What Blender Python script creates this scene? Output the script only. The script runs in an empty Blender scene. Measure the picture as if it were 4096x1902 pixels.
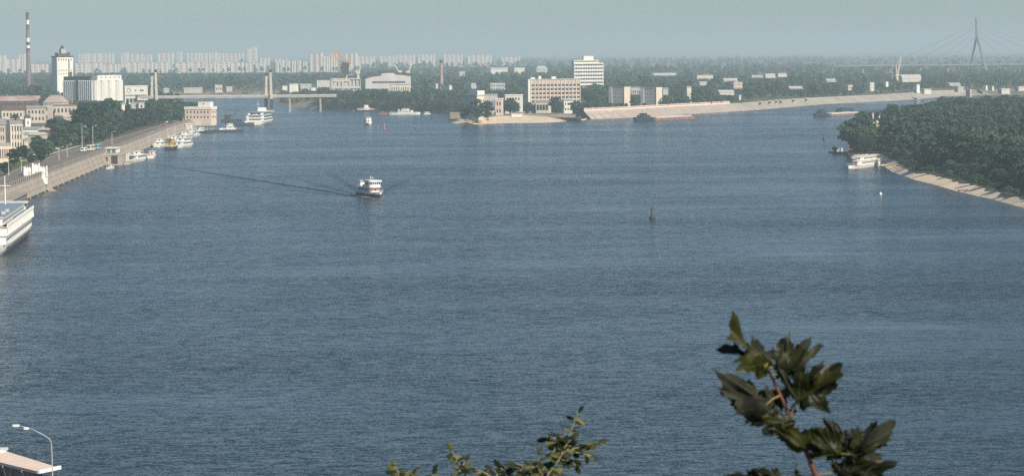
import bpy, math, random
import numpy as np
from mathutils import Vector, Matrix
from mathutils.geometry import tessellate_polygon
R = math.radians
SC = bpy.context.scene
COL = SC.collection
# ------------------------------------------------------------------ camera
F = 12000.0; CX, CY = 2048.0, 951.0; CAMH = 60.0
PITCH = math.atan(746 / F); ROLL = R(0.5)
fwd = Vector((0, math.cos(PITCH), -math.sin(PITCH)))
rt0 = Vector((1, 0, 0)); up0 = Vector((0, math.sin(PITCH), math.cos(PITCH)))
rt = rt0 * math.cos(ROLL) - up0 * math.sin(ROLL)
up = rt0 * math.sin(ROLL) + up0 * math.cos(ROLL)
cam_d = bpy.data.cameras.new('camera'); cam = bpy.data.objects.new('camera', cam_d); COL.objects.link(cam)
cam.matrix_world = Matrix(((rt.x, up.x, -fwd.x, 0), (rt.y, up.y, -fwd.y, 0), (rt.z, up.z, -fwd.z, CAMH), (0, 0, 0, 1)))
cam_d.sensor_width = 36; cam_d.lens = 36 * F / 4096
cam_d.clip_start = 0.5; cam_d.clip_end = 120000
cam_d.dof.use_dof = True; cam_d.dof.focus_distance = 1300; cam_d.dof.aperture_fstop = 15
SC.camera = cam
# ------------------------------------------------------------------ sky, sun, exposure
SUN = Vector((0.58, -0.68, 0.58)).normalized()
SUN_EL = math.asin(SUN.z); SUN_AZ = math.atan2(SUN.x, SUN.y)
w = bpy.data.worlds.new("World"); SC.world = w; w.use_nodes = True
nt = w.node_tree; nt.nodes.clear()
sky = nt.nodes.new('ShaderNodeTexSky'); sky.sky_type = 'NISHITA'; sky.sun_disc = False
sky.sun_elevation = SUN_EL; sky.sun_rotation = SUN_AZ
sky.altitude = 150; sky.air_density = 1.0; sky.dust_density = 0.6; sky.ozone_density = 2.0
bg = nt.nodes.new('ShaderNodeBackground'); bg.inputs[1].default_value = 0.06
wo = nt.nodes.new('ShaderNodeOutputWorld')
tint = nt.nodes.new('ShaderNodeMix'); tint.data_type = 'RGBA'; tint.blend_type = 'MULTIPLY'; tint.inputs[0].default_value = 1
tint.inputs[7].default_value = (0.79, 1.0, 1.24, 1)      # the slightly cyan air of a hazy morning, the same over the whole sky
nt.links.new(sky.outputs[0], tint.inputs[6]); nt.links.new(tint.outputs[2], bg.inputs[0]); nt.links.new(bg.outputs[0], wo.inputs[0])
sd = bpy.data.lights.new('sun', 'SUN'); sd.energy = 5.0; sd.angle = R(0.6); sd.color = (1.0, 0.90, 0.75)
so = bpy.data.objects.new('sun', sd); COL.objects.link(so)
so.rotation_euler = (-SUN).to_track_quat('-Z', 'Y').to_euler()
so.location = (300, -100, 300)
SC.view_settings.view_transform = 'Standard'; SC.view_settings.look = 'None'
SC.view_settings.gamma = 1; SC.view_settings.use_curve_mapping = False
SC.view_settings.exposure = 0.27
SC.cycles.use_denoising = False
SC.cycles.max_bounces = 6; SC.cycles.volume_bounces = 0; SC.cycles.transparent_max_bounces = 8
HAZE_DENSITY = 1.17e-4; HAZE_COLOR = (0.76, 0.945, 0.99)

# ------------------------------------------------------------------ helpers
def ray(px, py):
    return fwd + rt * ((px - CX) / F) - up * ((py - CY) / F)
def G(px, py, z=0.0):
    d = ray(px, py); t = (z - CAMH) / d.z
    return Vector((d.x * t, d.y * t, z))
def V(px, py, Y):
    d = ray(px, py); t = Y / d.y
    return Vector((d.x * t, Y, CAMH + d.z * t))
def proj(x, y, z):
    v = Vector((x, y, z - CAMH)); k = v.dot(fwd)
    return CX + F * v.dot(rt) / k, CY - F * v.dot(up) / k

MATS = {}
def mat(name, col, rough=0.8, var=0.15, scale=0.3, metal=0.0, bump=0.0, bscale=2.0, col2=None, streak=False, island=0.0):
    if name in MATS: return MATS[name]
    m = bpy.data.materials.new(name); m.use_nodes = True; n = m.node_tree.nodes; l = m.node_tree.links
    b = n['Principled BSDF']; b.inputs['Roughness'].default_value = rough; b.inputs['Metallic'].default_value = metal
    b.inputs['Specular IOR Level'].default_value = 0.3
    c1 = [max(0, c * (1 - var)) for c in col]; c2 = list(col2) if col2 else [min(1, c * (1 + var)) for c in col]
    tc = n.new('ShaderNodeNewGeometry'); mp = n.new('ShaderNodeMapping'); mp.inputs['Scale'].default_value = (scale, scale, scale * (0.25 if streak else 1))
    l.new(tc.outputs['Position'], mp.inputs[0])
    nz = n.new('ShaderNodeTexNoise'); nz.inputs['Scale'].default_value = 1; nz.inputs['Detail'].default_value = 5; nz.inputs['Roughness'].default_value = 0.65
    l.new(mp.outputs[0], nz.inputs[0])
    rp = n.new('ShaderNodeValToRGB'); rp.color_ramp.elements[0].position = 0.32; rp.color_ramp.elements[1].position = 0.68
    rp.color_ramp.elements[0].color = (*c1, 1); rp.color_ramp.elements[1].color = (*c2, 1)
    fac = nz.outputs[0]
    if island:
        mx = n.new('ShaderNodeMath'); mx.operation = 'MULTIPLY_ADD'; mx.inputs[1].default_value = island; l.new(tc.outputs['Random Per Island'], mx.inputs[0])
        sb = n.new('ShaderNodeMath'); sb.operation = 'SUBTRACT'; sb.inputs[1].default_value = island / 2; l.new(nz.outputs[0], sb.inputs[0]); l.new(sb.outputs[0], mx.inputs[2]); fac = mx.outputs[0]
    l.new(fac, rp.inputs[0]); l.new(rp.outputs[0], b.inputs['Base Color'])
    if bump:
        n2 = n.new('ShaderNodeTexNoise'); n2.inputs['Scale'].default_value = bscale; n2.inputs['Detail'].default_value = 4
        l.new(tc.outputs['Position'], n2.inputs[0]); bp = n.new('ShaderNodeBump'); bp.inputs['Strength'].default_value = bump; bp.inputs['Distance'].default_value = 0.1
        l.new(n2.outputs[0], bp.inputs['Height']); l.new(bp.outputs[0], b.inputs['Normal'])
    MATS[name] = m
    return m

def vary(m):
    n = m.node_tree.nodes; l = m.node_tree.links; b = n['Principled BSDF']; src = b.inputs['Base Color'].links[0].from_socket
    oi = n.new('ShaderNodeObjectInfo'); hs = n.new('ShaderNodeHueSaturation'); mr = n.new('ShaderNodeMapRange'); mr.inputs[3].default_value = .62; mr.inputs[4].default_value = 1.45
    mh = n.new('ShaderNodeMapRange'); mh.inputs[3].default_value = .475; mh.inputs[4].default_value = .515
    mm = n.new('ShaderNodeMath'); mm.operation = 'FRACT'; m7 = n.new('ShaderNodeMath'); m7.operation = 'MULTIPLY'; m7.inputs[1].default_value = 7.3
    l.new(oi.outputs['Random'], mr.inputs[0]); l.new(oi.outputs['Random'], m7.inputs[0]); l.new(m7.outputs[0], mm.inputs[0]); l.new(mm.outputs[0], mh.inputs[0])
    l.new(mh.outputs[0], hs.inputs['Hue']); l.new(mr.outputs[0], hs.inputs['Value']); l.new(src, hs.inputs['Color']); l.new(hs.outputs[0], b.inputs['Base Color'])
def mesh_np(name, verts, faces, m=None, smooth=False):
    """verts (n,3), faces (k,q) arrays -> mesh"""
    verts = np.asarray(verts, dtype=np.float32); faces = np.asarray(faces, dtype=np.int32)
    me = bpy.data.meshes.new(name); k, q = faces.shape
    me.vertices.add(len(verts)); me.vertices.foreach_set('co', verts.ravel())
    me.loops.add(k * q); me.loops.foreach_set('vertex_index', faces.ravel())
    me.polygons.add(k); me.polygons.foreach_set('loop_start', np.arange(0, k * q, q, dtype=np.int32))
    me.polygons.foreach_set('loop_total', np.full(k, q, dtype=np.int32))
    if smooth: me.polygons.foreach_set('use_smooth', np.ones(k, dtype=bool))
    me.update(calc_edges=True)
    if m: me.materials.append(m)
    return me

class MB:
    def __init__(s): s.v = []; s.f = []
    def add(s, vs, fs):
        o = len(s.v); s.v += [tuple(v) for v in vs]; s.f += [tuple(i + o for i in f) for f in fs]; return s
    def box(s, x0, x1, y0, y1, z0, z1):
        return s.add([(x0, y0, z0), (x1, y0, z0), (x1, y1, z0), (x0, y1, z0), (x0, y0, z1), (x1, y0, z1), (x1, y1, z1), (x0, y1, z1)],
              [(0, 3, 2, 1), (4, 5, 6, 7), (0, 1, 5, 4), (1, 2, 6, 5), (2, 3, 7, 6), (3, 0, 4, 7)])
    def prism(s, poly, z0, z1, top=None):
        """poly: ccw list of (x,y); top: optional different ring"""
        n = len(poly); t = top or poly
        return s.add([(x, y, z0) for x, y in poly] + [(x, y, z1) for x, y in t],
              [tuple(range(n))[::-1], tuple(range(n, 2 * n))] + [(i, (i + 1) % n, n + (i + 1) % n, n + i) for i in range(n)])
    def tube(s, p, q, r0, r1=None, n=6, caps=True):
        p = Vector(p); q = Vector(q); r1 = r0 if r1 is None else r1
        d = (q - p); 
        if d.length < 1e-6: return s
        d.normalize(); a = d.orthogonal().normalized(); b = d.cross(a)
        vs = []
        for c, r in ((p, r0), (q, r1)):
            for i in range(n):
                t = 2 * math.pi * i / n; vs.append(c + (a * math.cos(t) + b * math.sin(t)) * r)
        fs = [(i, (i + 1) % n, n + (i + 1) % n, n + i) for i in range(n)]
        if caps: fs += [tuple(range(n))[::-1], tuple(range(n, 2 * n))]
        return s.add(vs, fs)
    def path(s, pts, r0, r1=None, n=6):
        r1 = r0 if r1 is None else r1; k = len(pts) - 1
        pts = [Vector(p) for p in pts]; vs = []; fs = []
        for i, c in enumerate(pts):
            d = (pts[min(i + 1, k)] - pts[max(i - 1, 0)]).normalized()
            a = d.cross(Vector((0.3, 0.9, 0.31))).normalized(); b = d.cross(a); r = r0 + (r1 - r0) * i / k
            for j in range(n):
                t = 2 * math.pi * j / n; vs.append(c + (a * math.cos(t) + b * math.sin(t)) * r)
        for i in range(k):
            for j in range(n): fs.append((i * n + j, i * n + (j + 1) % n, (i + 1) * n + (j + 1) % n, (i + 1) * n + j))
        fs += [tuple(range(n))[::-1], tuple(range(k * n, k * n + n))]
        return s.add(vs, fs)
    def lathe(s, prof, n=12, cx=0, cy=0):
        vs = []; fs = []
        for r, z in prof:
            for i in range(n):
                t = 2 * math.pi * i / n; vs.append((cx + r * math.cos(t), cy + r * math.sin(t), z))
        for k in range(len(prof) - 1):
            for i in range(n): fs.append((k * n + i, k * n + (i + 1) % n, (k + 1) * n + (i + 1) % n, (k + 1) * n + i))
        fs += [tuple(range(n))[::-1], tuple(range((len(prof) - 1) * n, len(prof) * n))]
        return s.add(vs, fs)
    def build(s, name, m, parent=None, smooth=False, loc=None):
        me = bpy.data.meshes.new(name); me.from_pydata(s.v, [], s.f); me.update()
        if smooth:
            for p in me.polygons: p.use_smooth = True
        me.materials.append(m)
        return link(name, me, parent, loc)
def link(name, me, parent=None, loc=None):
    o = bpy.data.objects.new(name, me); COL.objects.link(o)
    if parent: o.parent = parent
    if loc is not None: o.location = loc
    return o
def tag(o, label=None, cat=None, group=None, kind=None):
    if label: o['label'] = label
    if cat: o['category'] = cat
    if group: o['group'] = group
    if kind: o['kind'] = kind
    return o
def thing(name, label, cat, loc=(0, 0, 0), rz=0, group=None):
    o = bpy.data.objects.new(name, None); COL.objects.link(o); o.location = loc; o.rotation_euler = (0, 0, rz)
    return tag(o, label, cat, group)
UNIT = {}
def unit(m):
    """shared 1x1x1 box mesh centred at the origin"""
    if m.name not in UNIT:
        b = MB().box(-.5, .5, -.5, .5, -.5, .5); me = bpy.data.meshes.new('pane'); me.from_pydata(b.v, [], b.f); me.materials.append(m); UNIT[m.name] = me
    return UNIT[m.name]
def piece(name, m, parent, c, s, rz=0):
    o = link(name, unit(m), parent, c); o.scale = s; o.rotation_euler = (0, 0, rz); return o

# ------------------------------------------------------------------ materials
M_WHITE = mat('white_paint', (0.78, 0.77, 0.72), 0.5, 0.08, 0.4)
M_HULLW = mat('white_hull_paint', (0.76, 0.75, 0.70), 0.4, 0.10, 0.5, streak=True)
M_WGLASS = mat('window_glass', (0.035, 0.045, 0.055), 0.15, 0.3, 0.2)
M_CREAM = mat('cream_plaster', (0.62, 0.56, 0.46), 0.85, 0.15, 0.25, streak=True)
M_BEIGE = mat('beige_plaster', (0.50, 0.435, 0.36), 0.9, 0.18, 0.2, streak=True)
M_PINKP = mat('pink_plaster', (0.68, 0.55, 0.45), 0.9, 0.14, 0.2, streak=True)
M_GREYP = mat('grey_plaster', (0.44, 0.44, 0.42), 0.9, 0.18, 0.2, streak=True)
M_WHITEP = mat('white_plaster', (0.72, 0.70, 0.62), 0.85, 0.12, 0.2, streak=True)
M_PANEL = mat('concrete_panel', (0.78, 0.64, 0.56), 0.9, 0.15, 0.1, streak=True)
M_CONC = mat('concrete', (0.40, 0.37, 0.33), 0.9, 0.2, 0.15, streak=True)
M_GREYROOF = mat('grey_sheet_roof', (0.30, 0.31, 0.31), 0.6, 0.2, 0.3)
M_LIGHTROOF = mat('pale_sheet_roof', (0.52, 0.50, 0.48), 0.6, 0.18, 0.3)
M_REDROOF = mat('rusty_red_roof', (0.26, 0.12, 0.085), 0.85, 0.3, 0.3)
M_BROWN = mat('brown_wall', (0.14, 0.085, 0.065), 0.9, 0.3, 0.4)
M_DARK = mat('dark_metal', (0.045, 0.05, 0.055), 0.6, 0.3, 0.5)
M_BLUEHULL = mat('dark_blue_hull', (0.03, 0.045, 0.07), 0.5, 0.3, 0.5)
M_RUST = mat('rusty_steel', (0.24, 0.13, 0.10), 0.85, 0.35, 0.3, streak=True)
M_RED = mat('red_paint', (0.42, 0.07, 0.05), 0.6, 0.2, 0.6)
M_ORANGE = mat('orange_paint', (0.60, 0.27, 0.10), 0.7, 0.2, 0.5)
M_YELLOW = mat('ochre_paint', (0.52, 0.36, 0.12), 0.7, 0.2, 0.5)
M_BLUE = mat('blue_paint', (0.10, 0.22, 0.36), 0.6, 0.2, 0.5)
M_BLUEDECK = mat('blue_grey_deck', (0.22, 0.30, 0.36), 0.7, 0.15, 0.4)
M_GREENG = mat('green_glass', (0.10, 0.17, 0.17), 0.25, 0.3, 0.5)
M_BRICK = mat('red_brick', (0.30, 0.15, 0.10), 0.9, 0.25, 0.8, bump=0.2)
M_STONE = mat('embankment_stone', (0.37, 0.32, 0.265), 0.9, 0.12, 0.10, bump=0.15, bscale=1.0)
M_SAND = mat('beach_sand', (0.78, 0.63, 0.43), 0.95, 0.22, 0.10, bump=0.2, bscale=0.5)
M_PAVE = mat('revetment_paving', (0.46, 0.38, 0.32), 0.9, 0.16, 0.12)
M_ASPH = mat('asphalt', (0.12, 0.11, 0.105), 0.9, 0.2, 0.1)
M_GRASS = mat('mown_grass', (0.06, 0.10, 0.03), 0.9, 0.3, 0.1)
M_SOIL = mat('meadow_ground', (0.09, 0.10, 0.055), 0.95, 0.35, 0.012, col2=(0.17, 0.15, 0.09))
M_LEAF = mat('foliage', (0.022, 0.064, 0.050), 0.75, 0.42, 0.085, col2=(0.058, 0.112, 0.060), island=0.35)
M_LEAFD = mat('dark_foliage', (0.017, 0.046, 0.038), 0.75, 0.42, 0.07, col2=(0.036, 0.078, 0.048), island=0.35)
M_BARK = mat('bark', (0.09, 0.07, 0.05), 0.95, 0.3, 1.0)
M_RIDGE = mat('weathered_block', (0.46, 0.41, 0.36), 0.9, 0.12, 0.05)

# ------------------------------------------------------------------ water
def build_water():
    m = bpy.data.materials.new('river_water'); m.use_nodes = True; n = m.node_tree.nodes; l = m.node_tree.links
    b = n['Principled BSDF']; b.inputs['IOR'].default_value = 1.33; b.inputs['Specular IOR Level'].default_value = 0.5
    b.inputs['Roughness'].default_value = 0.16
    g = n.new('ShaderNodeNewGeometry')
    def math_(op, a, b_=None, c=None):
        q = n.new('ShaderNodeMath'); q.operation = op
        for i, x in enumerate((a, b_, c)):
            if x is None: continue
            if isinstance(x, (int, float)): q.inputs[i].default_value = x
            else: l.new(x, q.inputs[i])
        return q.outputs[0]
    def noise(scale, sx=1, sy=1, detail=3, rough=0.6, rot=0):
        mp = n.new('ShaderNodeMapping'); mp.inputs['Scale'].default_value = (sx, sy, 1); mp.inputs['Rotation'].default_value = (0, 0, rot)
        l.new(g.outputs['Position'], mp.inputs[0]); z = n.new('ShaderNodeTexNoise'); z.inputs['Scale'].default_value = scale
        z.inputs['Detail'].default_value = detail; z.inputs['Roughness'].default_value = rough; l.new(mp.outputs[0], z.inputs[0]); return z.outputs[0]
    patches = noise(0.009, 0.35, 1, 5, 0.65, R(6))
    patches2 = noise(0.04, 0.45, 1, 3, 0.6, R(-6))
    chop = noise(0.85, 0.6, 1, 4, 0.65, R(12))
    swell = noise(0.22, 0.5, 1, 3, 0.6, R(-10))
    pf = math_('MULTIPLY_ADD', math_('ADD', patches, math_('MULTIPLY', patches2, .5)), 2.8, -1.3)
    pf = math_('MAXIMUM', pf, 0.12); pw = pf
    h = math_('MULTIPLY', chop, math_('MULTIPLY', pf, 0.34))
    h = math_('ADD', h, math_('MULTIPLY', swell, 0.30))
    # the wake of the motor ship: two low ridges trailing its track
    sx = n.new('ShaderNodeSeparateXYZ'); l.new(g.outputs['Position'], sx.inputs[0])
    ship = G(1478, 790); tail = G(700, 668)
    def ridge(a, b2, wid, amp):
        d = (b2 - a); L = d.length; d.normalize(); nx, ny = -d.y, d.x
        rx = math_('SUBTRACT', sx.outputs[0], a.x); ry = math_('SUBTRACT', sx.outputs[1], a.y)
        t = math_('ADD', math_('MULTIPLY', rx, d.x), math_('MULTIPLY', ry, d.y))
        q = math_('ABSOLUTE', math_('ADD', math_('MULTIPLY', rx, nx), math_('MULTIPLY', ry, ny)))
        ex = math_('MAXIMUM', math_('SUBTRACT', 1.0, math_('DIVIDE', q, wid)), 0.0)
        ex = math_('SMOOTHSTEP', ex, 0.0, 1.0) if False else math_('MULTIPLY', ex, ex)
        inr = math_('MULTIPLY', math_('GREATER_THAN', t, 0), math_('MAXIMUM', math_('SUBTRACT', 1.0, math_('DIVIDE', t, L)), 0.0))
        return math_('MULTIPLY', math_('MULTIPLY', ex, inr), amp), math_('MULTIPLY', ex, inr)
    arms = [(ship, tail + (tail - ship) * .5, 5.0, 3.0), (ship, G(1060, 748), 5.0, 1.4), (ship, G(1100, 690), 4.5, 1.2), (G(1510, 775), G(1720, 670), 5.0, 1.8), (G(1440, 765), G(1290, 670), 5.0, 1.6)]
    foam = None; wk = math_('MULTIPLY', math_('MULTIPLY', pf, pf), 0.22)
    for k, (a, b2, wd, amp) in enumerate(arms):
        r_, msk = ridge(a, b2, wd, amp); h = math_('ADD', h, r_); wk = math_('ADD', wk, math_('MULTIPLY', msk, 1.0 if k < 1 else .55))
    near, msk = ridge(ship, ship + (tail - ship).normalized() * 60, 3.2, 1.0)
    fn = noise(0.9, 1, 1, 3, 0.7)
    foam = math_('MULTIPLY', msk, math_('GREATER_THAN', fn, 0.50))
    bp = n.new('ShaderNodeBump'); bp.inputs['Strength'].default_value = 1.0; bp.inputs['Distance'].default_value = 1.0
    l.new(h, bp.inputs['Height'])
    def slopes(scale, sx, sy, rot, amp):
        mp = n.new('ShaderNodeMapping'); mp.inputs['Scale'].default_value = (sx, sy, 1); mp.inputs['Rotation'].default_value = (0, 0, rot); l.new(g.outputs['Position'], mp.inputs[0])
        z = n.new('ShaderNodeTexNoise'); z.inputs['Scale'].default_value = scale; z.inputs['Detail'].default_value = 3; l.new(mp.outputs[0], z.inputs[0])
        s1 = n.new('ShaderNodeVectorMath'); s1.operation = 'SUBTRACT'; l.new(z.outputs['Color'], s1.inputs[0]); s1.inputs[1].default_value = (.5, .5, .5)
        s2 = n.new('ShaderNodeVectorMath'); s2.operation = 'MULTIPLY'; l.new(s1.outputs[0], s2.inputs[0]); s2.inputs[1].default_value = (amp, amp, 0)
        s3 = n.new('ShaderNodeVectorMath'); s3.operation = 'SCALE'; l.new(s2.outputs[0], s3.inputs[0]); l.new(pw, s3.inputs['Scale']); return s3.outputs[0]
    acc = bp.outputs[0]
    # steeper water shows the viewer its near slopes: lanes of wind chop and the trains of the wake
    cb = n.new('ShaderNodeCombineXYZ'); l.new(math_('MULTIPLY', wk, -0.42), cb.inputs[1])
    ad0 = n.new('ShaderNodeVectorMath'); l.new(acc, ad0.inputs[0]); l.new(cb.outputs[0], ad0.inputs[1]); acc = ad0.outputs[0]
    for a_ in (slopes(2.6, 0.7, 1, R(12), 1.75), slopes(0.7, 0.45, 1, R(-8), 1.0)):
        ad = n.new('ShaderNodeVectorMath'); l.new(acc, ad.inputs[0]); l.new(a_, ad.inputs[1]); acc = ad.outputs[0]
    nm = n.new('ShaderNodeVectorMath'); nm.operation = 'NORMALIZE'; l.new(acc, nm.inputs[0]); l.new(nm.outputs[0], b.inputs['Normal'])
    rp = n.new('ShaderNodeValToRGB'); rp.color_ramp.elements[0].color = (0.006, 0.019, 0.028, 1); rp.color_ramp.elements[1].color = (0.010, 0.027, 0.038, 1)
    rp.color_ramp.elements[0].position = 0.35; rp.color_ramp.elements[1].position = 0.65
    l.new(patches2, rp.inputs[0]); mx = n.new('ShaderNodeMix'); mx.data_type = 'RGBA'; l.new(foam, mx.inputs[0]); l.new(rp.outputs[0], mx.inputs[6]); mx.inputs[7].default_value = (0.6, 0.62, 0.6, 1)
    l.new(mx.outputs[2], b.inputs['Base Color'])
    MB().add([(-6000, 60, 0), (6000, 60, 0), (6000, 9000, 0), (-6000, 9000, 0)], [(0, 1, 2, 3)]).build('river_water', m)['kind'] = 'structure'
build_water()

# ------------------------------------------------------------------ land
def land(name, ring, z, m):
    """flat top sheet over a closed ring of (x, y)"""
    tri = tessellate_polygon([[Vector((x, y, 0)) for x, y in ring]])
    vs = [(x, y, z) for x, y in ring]; fs = []
    for t in tri:
        a, b_, c = [Vector(vs[i]) for i in t]
        fs.append(tuple(t) if (b_ - a).cross(c - a).z > 0 else tuple(t)[::-1])
    o = MB().add(vs, fs).build(name, m); o['kind'] = 'structure'; return o
def offset_left(pts, offs):
    out = []
    for i, p in enumerate(pts):
        a = pts[max(i - 1, 0)]; b_ = pts[min(i + 1, len(pts) - 1)]
        d = (b_ - a); d.z = 0; d.normalize(); nl = Vector((-d.y, d.x, 0)); o = offs[i]
        out.append(p + nl * o)
    return out
def strip(name, low, high, zl, zh, m, kind='structure', sub=1):
    vs = []; fs = []; n = len(low); k = sub + 1
    for a, b_ in zip(low, high):
        for s in range(k):
            t = s / sub; q = a.lerp(b_, t); vs.append((q.x, q.y, zl + (zh - zl) * t))
    for i in range(n - 1):
        for s in range(sub):
            fs.append((i * k + s, (i + 1) * k + s, (i + 1) * k + s + 1, i * k + s + 1))
    o = MB().add(vs, fs).build(name, m); o['kind'] = kind; return o

# shoreline of the city bank and the north bank, land on its left; (px, py, setback of the top edge)
SHORE = [(None, (-163, 395), 3), (None, (-181, 800), 3), (0, 846, 3), (108, 803, 3), (223, 752, 3), (350, 698, 3), (420, 668, 3), (604, 590, 3), (695, 548, 3), (775, 520, 3),
         (835, 505, 3), (872, 492, 3), (868, 470, 8), (800, 457, 8), (720, 444, 8), (655, 428, 8), (618, 404, 8), (622, 389, 10),
         (860, 385.5, 14), (1090, 384, 14), (1108, 396, 12), (1106, 420, 14), (1150, 429, 16), (1240, 432, 16), (1262, 436, 10), (1330, 439, 8), (1500, 442, 8),
         (1650, 445, 8), (1780, 452, 8), (1810, 446, 8), (2285, 453, 6), (2326, 474, 5), (2368, 477, 13), (2570, 468.5, 18), (2800, 454, 18), (2990, 443, 18), (3300, 417, 20),
         (3600, 402, 22), (3740, 391, 22), (3780, 385, 20), (3900, 382, 20), (4096, 379, 20), (4700, 368, 20)]
LZ = 7.0
shore_pts = [Vector((s[1][0], s[1][1], 0)) if s[0] is None else G(s[0], s[1]) for s in SHORE]
top_pts = offset_left(shore_pts, [s[2] for s in SHORE])
ring = [(p.x, p.y) for p in top_pts] + [(30000, 3900), (30000, 60000), (-30000, 60000), (-30000, 395)]
land('city_and_north_bank_ground', ring, LZ, M_SOIL)
def seg(a, b_): return [i for i in range(len(SHORE))][a:b_]
def bank(name, a, b_, m, z0=-0.6): return strip(name, shore_pts[a:b_], top_pts[a:b_], z0, LZ, m, sub=2)
emb = bank('embankment_wall', 0, 12, M_STONE); emb['kind'] = 'thing'; del emb['kind']
tag(emb, 'long sloping stone embankment wall rising from the river below the city road', 'embankment')
M_BANKG = mat('grassy_bank', (0.10, 0.11, 0.06), 0.95, 0.35, 0.05, col2=(0.24, 0.20, 0.13))
bank('bay_shore', 11, 18, M_BANKG); bank('far_bay_shore', 17, 20, M_BANKG); bank('sandy_tongue_shore', 19, 25, mat('pale_earth', (0.30, 0.24, 0.17), 0.95, 0.35, 0.05))
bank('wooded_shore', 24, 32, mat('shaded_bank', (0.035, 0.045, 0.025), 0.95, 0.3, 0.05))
bank('paved_river_bank', 31, 36, M_PAVE); bank('sandy_river_bank', 35, 41, mat('pale_bank_stone', (0.40, 0.36, 0.295), 0.9, 0.2, 0.05)); bank('far_sandy_shore', 40, 43, mat('overgrown_shore', (0.07, 0.09, 0.05), 0.9, 0.2, 0.02, col2=(0.40, 0.36, 0.28)))

# the low sandy point in front of the offices
PEN = [(1786, 484), (1800, 492), (1834, 497.5), (1984, 496), (2135, 494.5), (2240, 490), (2335, 481), (2356, 474)]
pl = [G(x, y) for x, y in PEN]
ph = [G(x, y, 4.0) for x, y in [(1800, 470), (1860, 474), (1905, 476), (1985, 462), (2100, 456), (2180, 462), (2290, 467), (2326, 466)]]
strip('sandy_point_shore', pl, ph, -0.5, 3.2, M_SAND, sub=3)
M_PENG = mat('worn_grass', (0.20, 0.19, 0.11), 0.95, 0.3, 0.035, col2=(0.52, 0.43, 0.31))
back = [G(2300, 452, 4), G(2100, 442, 4), G(1800, 446, 4)]
land('sandy_point_ground', [(p.x, p.y) for p in ph] + [(p.x, p.y) for p in back], 3.2, M_PENG)

def rough(pts, n, jit, seed):
    r = random.Random(seed); out = []
    for a, b_ in zip(pts[:-1], pts[1:]):
        for k in range(n): q = a.lerp(b_, k / n); out.append(q + Vector((r.uniform(-jit, jit), r.uniform(-jit, jit) * 1.6, 0)) if k else q)
    return out + [pts[-1]]
# wooded island
ISL = [(3386, 610), (3400, 634), (3460, 650), (3526, 668), (3572, 691), (3641, 718), (3733, 741), (3802, 763), (3940, 792), (4096, 834), (4400, 930), (5200, 1250)]
il = [G(x, y) for x, y in ISL]
ih = [G(x, y, 2.5) for x, y in [(3389, 606), (3420, 611), (3520, 614), (3588, 636), (3606, 668), (3700, 690), (3800, 714), (3880, 732), (3975, 760), (4120, 798), (4420, 880), (5220, 1180)]]
strip('island_beach', il, ih, -0.5, 2.2, M_SAND, sub=4)
il = rough(il, 6, .7, 4); ih = rough(ih, 6, 1.6, 5)
ib = [G(x, y, 2.2) for x, y in [(5200, 430), (4600, 448), (4096, 458), (3800, 463), (3700, 487), (3620, 505), (3510, 521), (3440, 560)]]
land('island_ground', [(p.x, p.y) for p in ih] + [(p.x, p.y) for p in ib], 2.2, mat('woodland_floor', (0.06, 0.065, 0.035), 0.95, 0.3, 0.05))
strip('island_back_shore', [G(5215, 428), *[p + Vector((-2, 6, 0)) for p in ib[1:]], G(3386, 610)], [*ib, ih[0]], -0.5, 2.2, M_BANKG)

# coursed stone blocks of the embankment are drawn by long horizontal joints and pilaster strips
# the hill the camera stands on and the quay at its foot
hv = []; hf = []; NX = 25; ys = [-40, 0, 2, 12, 40, 80, 120, 170, 215, 300, 362, 364.5]
rng = random.Random(3)
for j, y in enumerate(ys):
    for i in range(NX):
        x = -480 + 40 * i
        z = 58.2 if y <= 2 else max(LZ - 0.8, 58.2 - (y - 2) * 0.305)
        if 12 < y < 170: z += rng.uniform(-1.2, 0.6)
        if y > 363: z = -0.6
        hv.append((x, y, z))
for j in range(len(ys) - 1):
    for i in range(NX - 1): hf.append((j * NX + i, j * NX + i + 1, (j + 1) * NX + i + 1, (j + 1) * NX + i))
MB().add(hv, hf).build('hillside_and_quay', M_GRASS)['kind'] = 'structure'

M_BAY = mat("pale_balcony_panel", (0.80, 0.68, 0.60), 0.9, 0.1, 0.1); M_FWIN = mat("far_window_rows", (0.34, 0.32, 0.32), 0.4, 0.2, 0.2)

vary(M_LEAF); vary(M_LEAFD)

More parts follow.
